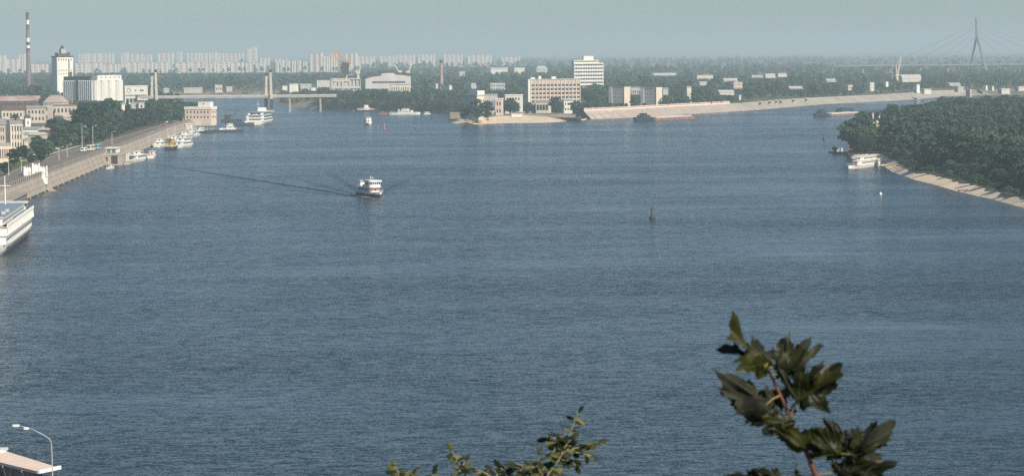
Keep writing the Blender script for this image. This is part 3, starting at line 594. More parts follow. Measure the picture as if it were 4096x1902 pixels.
for nm, lb, x0, x1, yt, yb, wl, kw in [
    ('warehouse', 'pale warehouse with glass rooflight left of the orange crane', 1262, 1320, 324, 372, M_LIGHTROOF, dict(yvis=346)),
    ('dock_shed', 'small white shed by the end of the bridge', 1124, 1150, 346, 362, M_WHITEP, dict(yvis=358)),
    ('dock_shed', 'wide white shed behind the second bridge masts', 1152, 1194, 338, 370, M_WHITEP, dict(yvis=364)),
    ('dock_shed', 'grey shed with low roof beside the white dock shed', 1196, 1246, 336, 366, M_GREYP, dict(yvis=352, roof='gable', rise=2)),
    ('dock_shed', 'low bright white hut beyond the bridge abutment', 1238, 1264, 353, 366, M_WHITE, dict(yvis=360)),
    ('riverside_house', 'small beige house on the bay shore behind the bridge', 855, 890, 343, 368, M_CREAM, dict(yvis=363, rows=1, cols=3)),
    ('riverside_house', 'grey shed on the bay shore behind the bridge', 650, 678, 353, 374, M_GREYP, dict(yvis=366, roof='gable', rise=2)),
    ('riverside_house', 'long faded sheds on the far bay shore', 730, 810, 351, 370, M_BEIGE, dict(yvis=362, roof='gable', rise=2)),
    ('dock_shed', 'low house at the bridge end half hidden by trees', 900, 930, 350, 372, M_BEIGE, dict(yvis=356)),
    ('cottage', 'tiny cream gable house below the brick chimney', 1736, 1752, 338, 372, M_CREAM, dict(yvis=352)),
    ('cottage', 'tiny pale house just past the brick chimney', 1790, 1808, 344, 372, M_WHITEP, dict(yvis=356)),
    ('cottage', 'pale two-storey house deep in trees behind the point', 1878, 1906, 337, 380, M_GREYP, dict(yvis=352)),
    ('institute_building', 'long grey-white building showing between trees behind the point', 1955, 2020, 336, 385, M_GREYP, dict(yvis=356, rows=2, cols=6)),
    ('distant_hall', 'distant pale hall on the wooded plain, the longest one', 1960, 2032, 271, 300, M_WHITEP, dict(yvis=287, roof='gable', rise=4)),
    ('distant_hall', 'distant pale hall split by a tree clump', 2054, 2098, 272, 298, M_WHITEP, dict(yvis=285)),
    ('distant_hall', 'distant round-shouldered pale building left of the white tower', 2142, 2190, 264, 300, M_GREYP, dict(yvis=288, roof='gable', rise=6, hip=.5)),
    ('distant_hall', 'small distant pale house above the brick chimney trees', 1834, 1860, 288, 312, M_GREYP, dict(yvis=296)),
    ('distant_hall', 'long faint shed roofs past the white tower', 2610, 2706, 293, 318, M_GREYP, dict(yvis=301, roof='gable', rise=4)),
    ('distant_hall', 'cream long building in the woods above the paved bank', 2782, 2852, 303, 328, M_CREAM, dict(yvis=312)),
    ('distant_hall', 'two-storey faded building under the cream long one', 2790, 2826, 330, 352, M_BEIGE, dict(yvis=340)),
    ('distant_hall', 'pale sloping-roofed hall above the end of the red rail', 2890, 2952, 314, 340, M_GREYP, dict(yvis=323, roof='gable', rise=4)),
    ('distant_hall', 'pink-beige building half hidden by a large tree', 2926, 2968, 332, 368, M_PINKP, dict(yvis=352, rows=2, cols=4)),
    ('distant_hall', 'wide pale-roofed pavilion near the paved bank', 2868, 2935, 361, 392, M_CREAM, dict(yvis=376, roof='gable', rise=3)),
    ('cottage', 'small pale hut near the end of the red rail', 2944, 2962, 384, 404, M_CREAM, dict(yvis=396)),
    ('distant_hall', 'far pale sheds in a row over the dark trees', 3000, 3050, 303, 322, M_GREYP, dict(yvis=309)),
    ('distant_hall', 'far cream factory hall beside the row of sheds', 3055, 3100, 297, 322, M_CREAM, dict(yvis=310)),
    ('distant_hall', 'far cream hall with stepped roof past the factory hall', 3106, 3146, 295, 320, M_CREAM, dict(yvis=306)),
    ('distant_hall', 'grey wide roof among trees in the middle of the far bank', 3150, 3212, 346, 372, M_GREYROOF, dict(yvis=354, roof='gable', rise=3)),
    ('distant_hall', 'thin pale roof left of the white block pair', 3300, 3342, 320, 342, M_LIGHTROOF, dict(yvis=326, roof='gable', rise=3)),
    ('white_block', 'low cream block with dark windows above the far bank', 3382, 3408, 343, 372, M_CREAM, dict(yvis=358, rows=1, cols=3)),
    ('white_block', 'brilliant white four-storey block above the far bank', 3470, 3494, 333, 380, M_WHITE, dict(yvis=362, rows=4, cols=2)),
    ('white_block', 'small white block under the pale harbour crane', 3534, 3551, 329, 358, M_WHITE, dict(yvis=345)),
    ('white_block', 'rounded white tank house below the pale humped warehouse', 3656, 3676, 341, 385, M_WHITE, dict(yvis=366)),
    ('humped_warehouse', 'large pale warehouse with humped roof beside the harbour crane', 3600, 3684, 300, 348, M_CREAM, dict(yvis=326, roof='gable', rise=6)),
    ('distant_hall', 'low white sheds behind the end of the sandy bank', 3686, 3722, 359, 382, M_WHITEP, dict(yvis=370)),
    ('distant_hall', 'thin pale roof below the bridge pylon', 3788, 3842, 332, 352, M_LIGHTROOF, dict(yvis=341, roof='gable', rise=2)),
    ('distant_hall', 'greyish shed just under the thin pale roof', 3820, 3852, 350, 372, M_GREYP, dict(yvis=362)),
    ('distant_hall', 'little white house right of the pylon foot', 3932, 3947, 345, 370, M_WHITEP, dict(yvis=356)),
    ('distant_hall', 'little white house paired with its twin past the pylon', 3958, 3972, 347, 370, M_WHITEP, dict(yvis=357)),
    ('distant_hall', 'long pale shed near the edge of the far shore', 3994, 4036, 358, 384, M_CREAM, dict(yvis=370)),
    ('distant_hall', 'pale shed touching the picture edge on the far shore', 4062, 4100, 350, 372, M_CREAM, dict(yvis=358)),
    ('beach_pavilion', 'small beige pavilion on the far sandy shore', 3868, 3882, 362, 386, M_BEIGE, dict(yvis=382))]:
    kw.setdefault('rows', 0); yb = min(yb, kw['yvis'] + (9 if x0 < 3280 else 3)); building(nm, lb, x0, x1, yt, yb, wl, d=kw.pop('d', 14), rot=10, rm=M_LIGHTROOF, **kw)

# brick chimney
Y = 4000; p = V(1766, 350, Y); hh = V(1763, 240, Y).z - LZ; t = thing('brick_chimney', 'slender pale red brick chimney standing alone in the trees', 'chimney', (p.x, Y, LZ)); FOOT.append((p.x, Y, 8)); RECTS.append((1756, 1774, 240, 326, Y))
MB().lathe([(3.0, -1), (3.0, 6), (2.6, 6.2), (1.5, hh - 4)], 12).build('shaft', mat('pale_brick', (0.42, 0.27, 0.22), 0.9, 0.2, 0.3), t); MB().lathe([(1.5, hh - 4), (1.8, hh - 2), (1.7, hh)], 12).build('crown', M_DARK, t)
# ---- offices on the point ----------------------------------------------
t_ = place(2095, 2320, 318, 432, 16, 14, zg=4, yvis=404); loc, rz, w, d, h = t_
t = thing('office_building', 'large beige seven-storey office slab with a grid of square windows', 'office building', loc, rz)
M_OFF = mat('office_panel', (0.66, 0.555, 0.46), 0.9, 0.1, 0.2)
MB().box(-w / 2, w / 2, -d / 2, d / 2, -1, h).build('wall', M_OFF, t)
cols, rws = 13, 7; fh = h / rws; cw = (w - 3) / cols; x0 = -w / 2 + 3
for k in range(cols + 1): piece('pilaster', M_OFF, t, (x0 + k * cw, -d / 2 - .35, h / 2), (.55, .7, h))
piece('corner_panel', M_WHITEP, t, (-w / 2 + 1.1, -d / 2 - .4, h / 2), (2.2, .8, h + .6))
for r_ in range(rws): piece('floor_band', M_OFF, t, (1.5, -d / 2 - .2, (r_ + .06) * fh + .3), (w - 3.2, .4, .5))
for r_ in range(rws - 1):
    for k in range(cols): piece('window', M_WGLASS, t, (x0 + (k + .5) * cw, -d / 2 - .04, (r_ + .58) * fh), (cw * .62, .16, fh * .52))
for k in range(cols * 3): piece('attic_fin', M_OFF, t, (x0 + (k + .5) * cw / 3, -d / 2 - .25, h - fh * .45), (.3, .5, fh * .85))
MB().box(-w / 2 - .3, w / 2 + .3, -d / 2 - .8, d / 2 + .3, h, h + .5).build('roof', M_LIGHTROOF, t)
for x, ww_, hh in ((-.42, 4, 1.6), (-.27, 2.6, 2.8), (-.02, 4.4, 2.2)): MB().box(w * x, w * x + ww_, -3, 2, h + .5, h + .5 + hh).build('rooftop_box', M_WHITEP, t)
building('entrance_hall', 'low bright cream annex with glazed front before the big office slab', 2142, 2204, 410, 452, M_CREAM, rows=1, cols=4, d=10, rot=-14, zg=3.2, yvis=449, ww=.8, wh=.6)
building('entrance_hall', 'small white stair tower between the two round trees', 2246, 2288, 404, 450, M_WHITEP, rows=2, cols=3, d=8, rot=14, zg=3.2, yvis=446)
# white tower
loc, rz, w, d, h = place(2288, 2414, 252, 385, 18, 7, yvis=328)
t = thing('white_tower', 'white tower block with dark ribbon windows and stepped penthouse', 'office building', loc, rz)
M_TW = mat('tower_white', (0.78, 0.76, 0.68), 0.8, 0.06, 0.1)
MB().box(-w / 2, w / 2, -d / 2, d / 2, -1, h).build('wall', M_TW, t)
MB().box(-w / 2, w * .34, -d / 2 + 1, d / 2, h, h + 3.4).build('upper_storey', M_TW, t); MB().box(-w * .16, w * .18, -d * .3, d * .4, h + 3.4, h + 8).build('penthouse', M_TW, t)
for k in range(9):
    z = h * .04 + k * h * .955 / 9 + 1.2
    MB().box(-w / 2 + .5, w / 2 - .4, -d / 2 - .08, -d / 2 + .2, z, z + h * .047).build('ribbon_window', M_WGLASS, t)
    for q in range(12): piece('mullion', M_TW, t, (-w / 2 + w * (q + .5) / 12, -d / 2 - .12, z + h * .0235), (.35, .1, h * .047))
MB().box(-w / 2 + .5, w * .33, -d / 2 + .95, -d / 2 + 1.3, h + 1.3, h + 2.4).build('ribbon_window', M_WGLASS, t)
# twin blocks + another
for (x0, x1, yt, lb) in [(2437, 2518, 350, 'five-storey block with shaded grey front and sunlit end nearest the offices'), (2564, 2646, 352, 'second five-storey block with shaded grey front and sunlit end')]:
    loc, rz, w, d, h = place(x0, x1, yt, 428, 9, -38, yvis=408)
    t = thing('residential_block', lb, 'apartment block', loc, rz, 'pair of five-storey blocks')
    MB().box(-w / 2, w / 2, -d / 2, d / 2, -1, h).build('wall', M_GREYP, t); roof_flat(t, w, d, h, M_GREYROOF, .4, .3, .3)
    MB().box(w / 2, w / 2 + .4, -d / 2 - .3, d / 2 + .3, 0, h + .4).build('sunlit_end', mat('sunlit_end_wall', (0.66, 0.58, 0.46), 0.85, 0.06, 0.1), t)  # shaded front and sunlit end are put into the wall colours
    MB().box(-w / 2 - .2, -w / 2 + w * .2, -d / 2 - .8, -d / 2, 0, h).build('stair_bay', M_LIGHTROOF, t)
    wrow(t, w, d, h, 8, 5, .8, h - .2, m=M_FWIN, ww=.42, wh=.5)
building('residential_block', 'pale block end showing behind a big tree past the twin blocks', 2738, 2764, 350, 410, M_CREAM, rows=0, d=10, rot=12, yvis=380)
building('low_range', 'low pale range between the twin blocks', 2518, 2562, 352, 416, M_GREYP, rows=2, cols=5, d=8, rot=5, yvis=372)
building('low_range', 'low pale range past the second of the twin blocks', 2648, 2672, 355, 416, M_GREYP, rows=0, d=8, rot=5, yvis=374)
# ---- houses on the point -----------------------------------------------
t = building('shaded_house', 'blank grey-sided riverside building with bright white attic', 1842, 1936, 386, 478, M_GREYP, rows=0, d=22, rot=38, zg=3.2, yvis=455)
loc, rz, w, d, h = place(1842, 1936, 386, 478, 22, 38, zg=3.2, rect=False)
MB().box(-w / 2 + .1, w / 2 - .1, -d / 2 - .4, -d / 2, h * .3, h).build('facade_panel', M_PINKP, t); MB().box(-w / 2 + .3, w / 2, -d / 2 - .6, 0, h + 1.2, h + 4.8).build('attic', M_WHITE, t)
for k in range(4): piece('window', M_WGLASS, t, (-w / 2 + w * (k + .5) / 4, -d / 2 - .45, h * .82), (w * .1, .16, 1.5))
building('long_rear_house', 'long grey rear wing joining the riverside buildings', 1934, 1990, 381, 458, M_GREYP, rows=1, cols=6, d=9, rot=3, zg=3.2, yvis=402)
building('pink_house', 'narrow house with pink-white top and brick-red base between big trees', 1982, 2012, 398, 462, M_PINKP, rows=2, cols=2, d=8, rot=-10, zg=3.2, yvis=460, rm=M_WHITEP)
building('white_gable_house', 'white flat-topped house with dark window row behind round tree', 2020, 2090, 383, 455, M_WHITEP, rows=3, cols=5, d=10, rot=-10, zg=3.2, yvis=428, rm=M_WHITE)
building('boat_store', 'low dark red-roofed store under the trees of the point', 2044, 2088, 449, 464, M_WHITEP, rows=1, cols=5, d=4, rot=5, zg=3.2, yvis=462, roof='gable', rm=M_REDROOF, rise=.8)

# ---- parapets ----------------------------------------------------------
def along(p, q, step, skip=None):
    L = (q - p).length; n = int(L / step); return [(p.lerp(q, (k + .5) / n), L / n) for k in range(n)]
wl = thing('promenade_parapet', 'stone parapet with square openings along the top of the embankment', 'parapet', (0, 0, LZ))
off = MB(); 
for i in range(0, 9):
    a, b_ = top_pts[i], top_pts[i + 1]; dd = (b_ - a).normalized(); ang = math.atan2(dd.y, dd.x)
    if b_.y < 1000: continue
    c = (a + b_) / 2; L = (b_ - a).length
    piece('parapet_course', M_STONE, wl, (c.x, c.y, .25), (L, .5, .5), ang); piece('coping', M_STONE, wl, (c.x, c.y, 1.85), (L, .6, .22), ang)
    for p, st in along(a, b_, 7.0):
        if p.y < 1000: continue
        piece('pier', M_STONE, wl, (p.x, p.y, 1.12), (3.4, .45, 1.24), ang); piece('opening_shade', M_DARK, wl, (p.x + dd.x * 3.5, p.y + dd.y * 3.5, 1.12), (st - 3.5, .3, 1.24), ang)  # dark panels between the piers paint the shade in the openings
rw = thing('red_panel_rail', 'long low white rail with faded red panels on the paved river bank', 'railing', (0, 0, LZ))
M_RPAN = mat('faded_red_panel', (0.62, 0.17, 0.13), 0.8, 0.15, 0.3)
for i in range(31, 35):
    a, b_ = top_pts[i], top_pts[i + 1]; 
    if i == 31: a = a.lerp(b_, .25)
    dd = (b_ - a).normalized(); ang = math.atan2(dd.y, dd.x); c = (a + b_) / 2; L = (b_ - a).length
    piece('wall_course', M_WHITEP, rw, (c.x, c.y, .5), (L, .6, 1.0), ang); piece('top_rail', M_WHITEP, rw, (c.x, c.y, 2.2), (L, .5, .5), ang)
    for p, st in along(a, b_, 6.5):
        piece('red_panel', M_RPAN, rw, (p.x, p.y - .1, 1.5), (st * .7, .3, 1.3), ang); piece('post', M_WHITEP, rw, (p.x - dd.x * st * .42, p.y - dd.y * st * .42, 1.2), (.4, .5, 1.6), ang)

# ---- cable bridges ------------------------------------------------------
Yb = 3080.0; dz = 16.5
xl, xr = V(560, 390, Yb).x, V(1345, 378, Yb).x
t = thing('harbour_bridge', 'low cable bridge across the bay with two pairs of pale concrete masts', 'bridge', (0, Yb, 0))
MB().box(xl, xr, -5, 5, dz - 1.8, dz).build('deck', M_CONC, t)
for s in (-1, 1): MB().box(xl, xr, s * 5 - .2, s * 5 + .2, dz, dz + 1.1).build('rail', M_LIGHTROOF, t)
for xb, lab in ((617, 0), (1075, 1)):
    xm = V(xb, 385, Yb).x; zt = V(xb, 284, Yb).z
    for s, dzz, px_ in ((-1, -6, -1), (1, 0, 1)):
        x_ = xm + px_ * 3.2; yy = -6.2 if s > 0 else 6.2
        b = MB().prism([(x_ - 1.35, yy - 1.3), (x_ + 1.35, yy - 1.3), (x_ + 1.35, yy + 1.3), (x_ - 1.35, yy + 1.3)], dz - 3, zt + dzz * .6 - 1, [(x_ - .9 - px_ * .6, yy - .8), (x_ + .9 - px_ * .6, yy - .8), (x_ + .9 - px_ * .6, yy + .8), (x_ - .9 - px_ * .6, yy + .8)]); b.build('mast', mat('pale_mast_concrete', (0.60, 0.52, 0.42), .9, .1, .2, streak=True), t)
        MB().box(x_ - px_ * .6 - 1.5, x_ - px_ * .6 + 1.5, yy - 1.4, yy + 1.4, zt + dzz * .6 - 1, zt + dzz * .6 + 1.4).build('mast_cap', M_DARK, t)
        MB().box(x_ - 1.6, x_ + 1.6, yy - 1.8, yy + 1.8, -2, dz - 3).build('pier', M_DARK, t)
        for q in (-1, 1):
            for k in (1, 2, 3): MB().tube((x_, yy, zt + dzz * .6 - 1 - k), (x_ + q * 16 * k * .95, yy * .8, dz), .06, n=3).build('stay_cable', M_GREYP, t)
    MB().box(xm - 5.2, xm + 5.2, -9, 9, -2, 2.2).build('pier_footing', M_CONC, t)
for xb in (1160, 1282): xm = V(xb, 385, Yb).x; MB().box(xm - .8, xm + .8, -4, 4, -2, dz - 1.8).build('pier', M_CONC, t)

Yp = 6150.0
t = thing('pylon_bridge', 'distant cable-stayed bridge with one tall blue-grey A-shaped pylon', 'bridge', (0, Yp, 0))
M_DECK = mat('far_deck', (0.20, 0.22, 0.24)); M_PYL = mat('pylon_concrete', (0.18, 0.22, 0.26), .9, .1, .05)
def PP(px, py, yo=0): q = V(px, py, Yp); return Vector((q.x, yo, q.z))
topP = PP(3905, 72); mid = PP(3908, 140)
MB().tube(mid, topP, 3.0, 2.2, 6).build('pylon_mast', M_PYL, t)
MB().tube(PP(3942, 300, -22), mid, 2.8, 2.8, 6).build('pylon_leg', M_PYL, t); MB().tube(PP(3882, 296, 22), mid, 2.0, 2.4, 6).build('pylon_leg', M_PYL, t)
dzp = V(3700, 257, Yp).z; MB().box(V(3330, 258, Yp).x, V(4400, 250, Yp).x, -14, 14, dzp - 3, dzp).build('deck', M_DECK, t)
for k, (yy, xe) in enumerate([(97, 3560), (112, 3640), (125, 3720), (138, 3790), (97, 4330), (108, 4240), (122, 4130), (138, 4040)]):
    a = PP(3906, yy)
    for s in (-1, 1): MB().tube(a, (V(xe, 256, Yp).x, s * 12, dzp), .34 if k in (0, 1, 4, 5) else .24, n=4).build('stay_cable', M_PYL, t)
for xb in (3450, 3560, 3680, 3790, 4020, 4100): q = V(xb, 257, Yp); MB().box(q.x - 2, q.x + 2, -8, 8, 0, dzp - 3).build('pier', M_DECK, t)

# ---- cranes -------------------------------------------------------------
def beam(t, name, pts, r, m, Y, n=5):
    b = MB()
    for (a, c) in zip(pts[:-1], pts[1:]):
        pa = V(*a, Y); pb = V(*c, Y); b.tube((pa.x - t.location.x, 0, pa.z - t.location.z), (pb.x - t.location.x, 0, pb.z - t.location.z), r, n=n)
    return b.build(name, m, t)
def truss(t, name, a, c, wd, r, m, Y, n=8):
    """two chords with zigzag bracing"""
    b = MB(); pa = V(*a, Y); pb = V(*c, Y); o = t.location; A = Vector((pa.x - o.x, 0, pa.z - o.z)); B = Vector((pb.x - o.x, 0, pb.z - o.z)); nn = (B - A).normalized(); nn = Vector((-nn.z, 0, nn.x)) * wd
    A1, B1, A2, B2 = A + nn, B + nn * .5, A - nn, B - nn * .5
    for yy in (-wd, wd):
        s = Vector((0, yy, 0)); b.tube(A1 + s, B1 + s, r, n=4); b.tube(A2 + s, B2 + s, r, n=4)
    for k in range(n):
        p = A1.lerp(B1, k / n); q = A2.lerp(B2, (k + 1) / n); b.tube(p + Vector((0, -wd, 0)), q + Vector((0, -wd, 0)), r * .6, n=3); b.tube(q + Vector((0, -wd, 0)), A1.lerp(B1, (k + 1) / n) + Vector((0, -wd, 0)), r * .6, n=3)
    return b.build(name, m, t)
Y = 3900; q = V(1385, 370, Y); t = thing('harbour_crane', 'big orange double-link harbour crane bending over the shipyard', 'crane', (q.x, Y, LZ)); FOOT.append((q.x, Y, 14))
M_CRO = mat('faded_orange', (0.62, 0.36, 0.18), .8, .1, .2); M_CRC = mat('pale_cream_steel', (0.66, 0.60, 0.47), .8, .1, .2)
truss(t, 'jib', (1403, 258), (1342, 203), 1.5, .7, M_CRO, Y); truss(t, 'tie_link', (1366, 282), (1336, 212), 1.1, .6, M_CRO, Y); beam(t, 'jib_head', [(1344, 201), (1330, 212), (1324, 238)], .4, M_CRO, Y)
MB().box(V(1368, 300, Y).x - q.x, V(1396, 300, Y).x - q.x, -4, 4, V(1380, 295, Y).z - LZ, V(1380, 250, Y).z - LZ).build('machine_house', M_DARK, t)
beam(t, 'mast_strut', [(1382, 322), (1403, 256)], 1.0, M_CRC, Y); beam(t, 'walkway', [(1369, 297), (1410, 299)], .4, M_CRC, Y)
for s in (-1, 1): beam(t, 'portal_leg', [(1385 + s * 2, 320), (1385 + s * 12, 372)], .7, M_CRC, Y)
beam(t, 'portal_leg', [(1340, 322), (1330, 372)], .9, M_CRC, Y); MB().box(V(1330, 320, Y).x - q.x, V(1400, 320, Y).x - q.x, -2, 2, V(1380, 325, Y).z - LZ, V(1380, 319, Y).z - LZ).build('portal_beam', M_CRC, t)
def small_crane(label, base, elbow, tip, tail, Y, m=M_CRC):
    q = V(base[0], base[1], Y); t = thing('harbour_crane', label, 'crane', (q.x, Y, LZ)); 
    zt = q.z - LZ; MB().box(-1.6, 1.6, -1.6, 1.6, -1, zt).build('tower', m, t); MB().box(-2.6, 2.6, -2.5, 2.5, zt, zt + 3).build('cab', m, t)
    truss(t, 'jib', base, tip, .8, .42, m, Y, 6)
    if elbow: truss(t, 'back_mast', base, elbow, .7, .4, m, Y, 4)
    if tail: beam(t, 'tail_link', [elbow or tip, tail], .4, m, Y)
    RECTS.append((min(base[0], tip[0]), max(base[0], tip[0]), tip[1], base[1], Y))
small_crane('pale slim crane leaning past the orange crane', (1433, 296), None, (1444, 262), None, 4050)
small_crane('white crane with hooked head behind the shipyard hall roof', (1600, 291), (1576, 258), (1580, 262), (1568, 268), 4300)
small_crane('cream crane with raised jib behind the shipyard hall roof', (1633, 292), None, (1650, 250), (1655, 243), 4300)
small_crane('pale V-shaped crane with tall raised jib on the far bank', (3589, 305), (3584, 268), (3605, 230), (3603, 222), 4300)
q = V(3569, 330, 4400); t = tag(MB().tube((q.x, 4400, LZ - 1), (q.x - .5, 4400, V(3569, 226, 4400).z), .45, .25).build('steel_mast', M_GREYP), 'thin steel mast beside the pale far crane', 'mast')

# ---- castle-like pavilion, pier hall, riverside canopy ------------------
Yk = 1328; q = V(138, 700, Yk); hh = V(138, 675, Yk).z - LZ
t = thing('crenellated_pavilion', 'small white castle-like stair pavilion with crenellated top on the embankment', 'pavilion', (q.x + .5, Yk, LZ), R(8))
b = MB().box(-5.0, -1.3, -2.6, 2.6, -.5, 3.3).box(-1.3, 1.9, -3.0, 3.0, -.5, 4.7).box(1.9, 5.2, -2.6, 2.6, -3.8, 3.5); b.build('wall', M_WHITE, t)
for x0_, x1_, zt, yy0 in ((-5.0, -1.3, 3.3, 2.6), (-1.3, 1.9, 4.7, 3.0), (1.9, 5.2, 3.5, 2.6)):
    n = max(2, int((x1_ - x0_) / .85))
    for k in range(n):
        for yy in (-yy0 + .25, yy0 - .25): piece('merlon', M_WHITE, t, (x0_ + (x1_ - x0_) * (k + .5) / n, yy, zt + .2), (.5, .5, .4))
for x0_, zt in ((-4.85, 4.0), (-1.2, 5.6), (1.7, 5.6), (5.0, 4.2)): MB().box(x0_ - .28, x0_ + .28, -3.2, -2.5, -.5, zt).build('corner_turret', M_WHITE, t)
for x0_, yy in ((-3.3, -2.61), (-.2, -3.01), (2.7, -2.61)):
    v = [(x0_ - .05 + .55 * math.cos(a) + .5, 1.5 + .55 * math.sin(a)) for a in [math.pi * q / 6 for q in range(7)]]; v = [(x0_ + 1.0, 0.2)] + v + [(x0_ - .1, 0.2)]
    MB().add([(x_, yy - .02, z_) for x_, z_ in v], [tuple(range(len(v)))[::-1]]).build('arched_opening', mat('pale_recess', (.50, .50, .46)), t)
MB().box(-1.0, 1.4, -2.6, 2.6, 4.7, 4.9).build('tiled_roof', M_REDROOF, t); MB().box(2.0, 4.5, -2.3, 2.3, 3.5, 3.7).build('tiled_roof', M_REDROOF, t)
b = MB()
for k in range(12): b.box(4.9 + k * .34, 4.9 + k * .34 + .34, -1.6, .2, -7.4, -4.2 - k * .24)
b.build('stairs', M_STONE, t)
# gallery low on the embankment beside the ship
Yg = 1165; q = V(48, 806, Yg)
t = thing('arcade_gallery', 'beige arcade with narrow dark bays at the embankment foot beside the large white ship', 'gallery', (V(40, 790, Yg).x + 2, Yg, 0), R(94))
MB().box(-38, 30, -2, 2, -1, 5.4).build('wall', M_STONE, t); MB().box(-38.5, 30.5, -2.5, 2.5, 5.4, 5.9).build('cornice', M_STONE, t)
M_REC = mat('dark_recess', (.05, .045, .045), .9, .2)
for k in range(12): piece('arcade_bay', M_REC, t, (-36 + k * 5.5, -2.03, 2.2), (2.2, .2, 3.6)); 
for k in range(16): piece('square_opening', M_REC, t, (-36 + k * 4.2, -2.03, 4.75), (1.5, .2, .8))
# pier hall
q = G(470, 662); Yh = q.y - 30
t = thing('pier_station', 'stone boat landing with dark archway, columned side and glazed pavilion on top', 'pier', (V(462, 650, Yh + 60).x, Yh + 60, 0), R(93))
MB().box(-26, 26, -6, 5.5, -1, 5.6).build('wall', M_STONE, t); MB().box(-26.4, 26.4, -6.4, 5.6, 5.6, 6.2).build('terrace', M_CONC, t)
for k in range(7): piece('dark_bay', M_REC, t, (-2 + k * 3.8, -6.03, 3.1), (1.9, .2, 4.2)); piece('column', M_CREAM, t, (-3.9 + k * 3.8, -6.35, 3.0), (.6, .6, 5.0))
piece('archway', M_REC, t, (-26.03, -1.5, 3.0), (.2, 3.4, 4.4)); piece('side_window', M_REC, t, (-26.03, 3.4, 3.4), (.2, 2.6, 2.2))
MB().box(-10, 10, -1.5, 4.5, 6.2, 8.6).build('pavilion_wall', M_GREENG, t); MB().box(-11, 11, -2.2, 5.2, 8.6, 9.0).build('pavilion_roof', M_WHITEP, t)
for k in range(8): piece('pavilion_post', M_WHITEP, t, (-10 + k * 2.85, -1.6, 7.4), (.4, .3, 2.4))
for k in range(3): piece('pavilion_post', M_WHITEP, t, (-10.1, -1.2 + k * 2.7, 7.4), (.3, .4, 2.4))
for k in range(20): piece('terrace_post', M_CONC, t, (-25 + k * 2.6, -6.2, 6.7), (.35, .3, 1.0))
piece('terrace_rail', M_CONC, t, (0, -6.2, 7.25), (52, .35, .2))
piece('landing_stage', M_CONC, t, (0, -8, .7), (50, 3, 1.2))
# riverside canopy at the bottom corner
Yr = 366; zr = V(150, 1882, Yr).z
A = V(150, 1882, Yr); 
t = thing('riverside_canopy', 'flat peach-coloured canopy roof on V-shaped white struts above the quay', 'pavilion', (0, 0, 0))
def atz(px, py, z): return G(px, py, z)
c1 = atz(-160, 1808, zr); c2 = atz(-160, 1746, zr); c3 = atz(214, 1861, zr); c4 = atz(148, 1882, zr)
def slab(t, name, ring, z0, z1, m): MB().prism([(p.x, p.y) for p in ring], z0, z1).build(name, m, t)
M_PEACH = mat('peach_roofing', (0.80, 0.64, 0.52), .9, .08, .6)
slab(t, 'roof', [c1, c4, c3, c2], zr - .35, zr, M_PEACH)
fa = MB(); ex = atz(236, 1864, zr); di = (ex - c4); nn = Vector((di.y, -di.x, 0)).normalized() * .35
MB().prism([(c4.x, c4.y), (c4.x + nn.x, c4.y + nn.y), (ex.x + nn.x, ex.y + nn.y), (ex.x, ex.y)], zr - .3, zr + .15).build('fascia', M_WHITE, t)
w1 = atz(-60, 1800, zr); w2 = atz(20, 1806, zr); MB().box(w1.x, w2.x, w2.y - .3, w2.y + 2.6, zr + .005, zr + .28).build('roof_kerb', M_WHITE, t)
gz = LZ - .8
def vstrut(px, dx):
    top = atz(px, 1872 + (px - 100) * .15, zr - .35); top = Vector((c1.x + (c4.x - c1.x) * ((px + 160) / 308), c1.y + (c4.y - c1.y) * ((px + 160) / 308) + .8, 0))
    for s in (-1, 1): MB().tube((top.x + s * .65, top.y, zr - .35), (top.x, top.y, zr - 2.6), .07, n=5).build('strut', M_WHITE, t)
    MB().tube((top.x, top.y, zr - 2.6), (top.x, top.y, gz - .5), .09, n=6).build('column', M_WHITE, t)
for px in (-120, -50, 30, 105): vstrut(px, 0)
mid_ = [c1.lerp(c2, .5), c4.lerp(c3, .5)]
slab(t, 'inner_wall', [c1.lerp(c2, .35), c4.lerp(c3, .35) + Vector((-1.2, 0, 0)), c3 + Vector((-1.4, -.2, 0)), c2 + Vector((0, -.2, 0))], gz - .5, zr - .36, mat('under_roof_shade', (.05, .045, .05), .3))  # dark wall colour stands in for the shadow under the roof
lo = [c1 + Vector((0, -3.0, 0)), c4 + Vector((-3.6, -3.8, 0)), c4 + Vector((-3.0, -.8, 0)), c1 + Vector((0, .6, 0))]
slab(t, 'terrace', lo, gz - .5, zr - 2.4, mat('grey_terrace', (.30, .29, .30), .9, .1, .5))
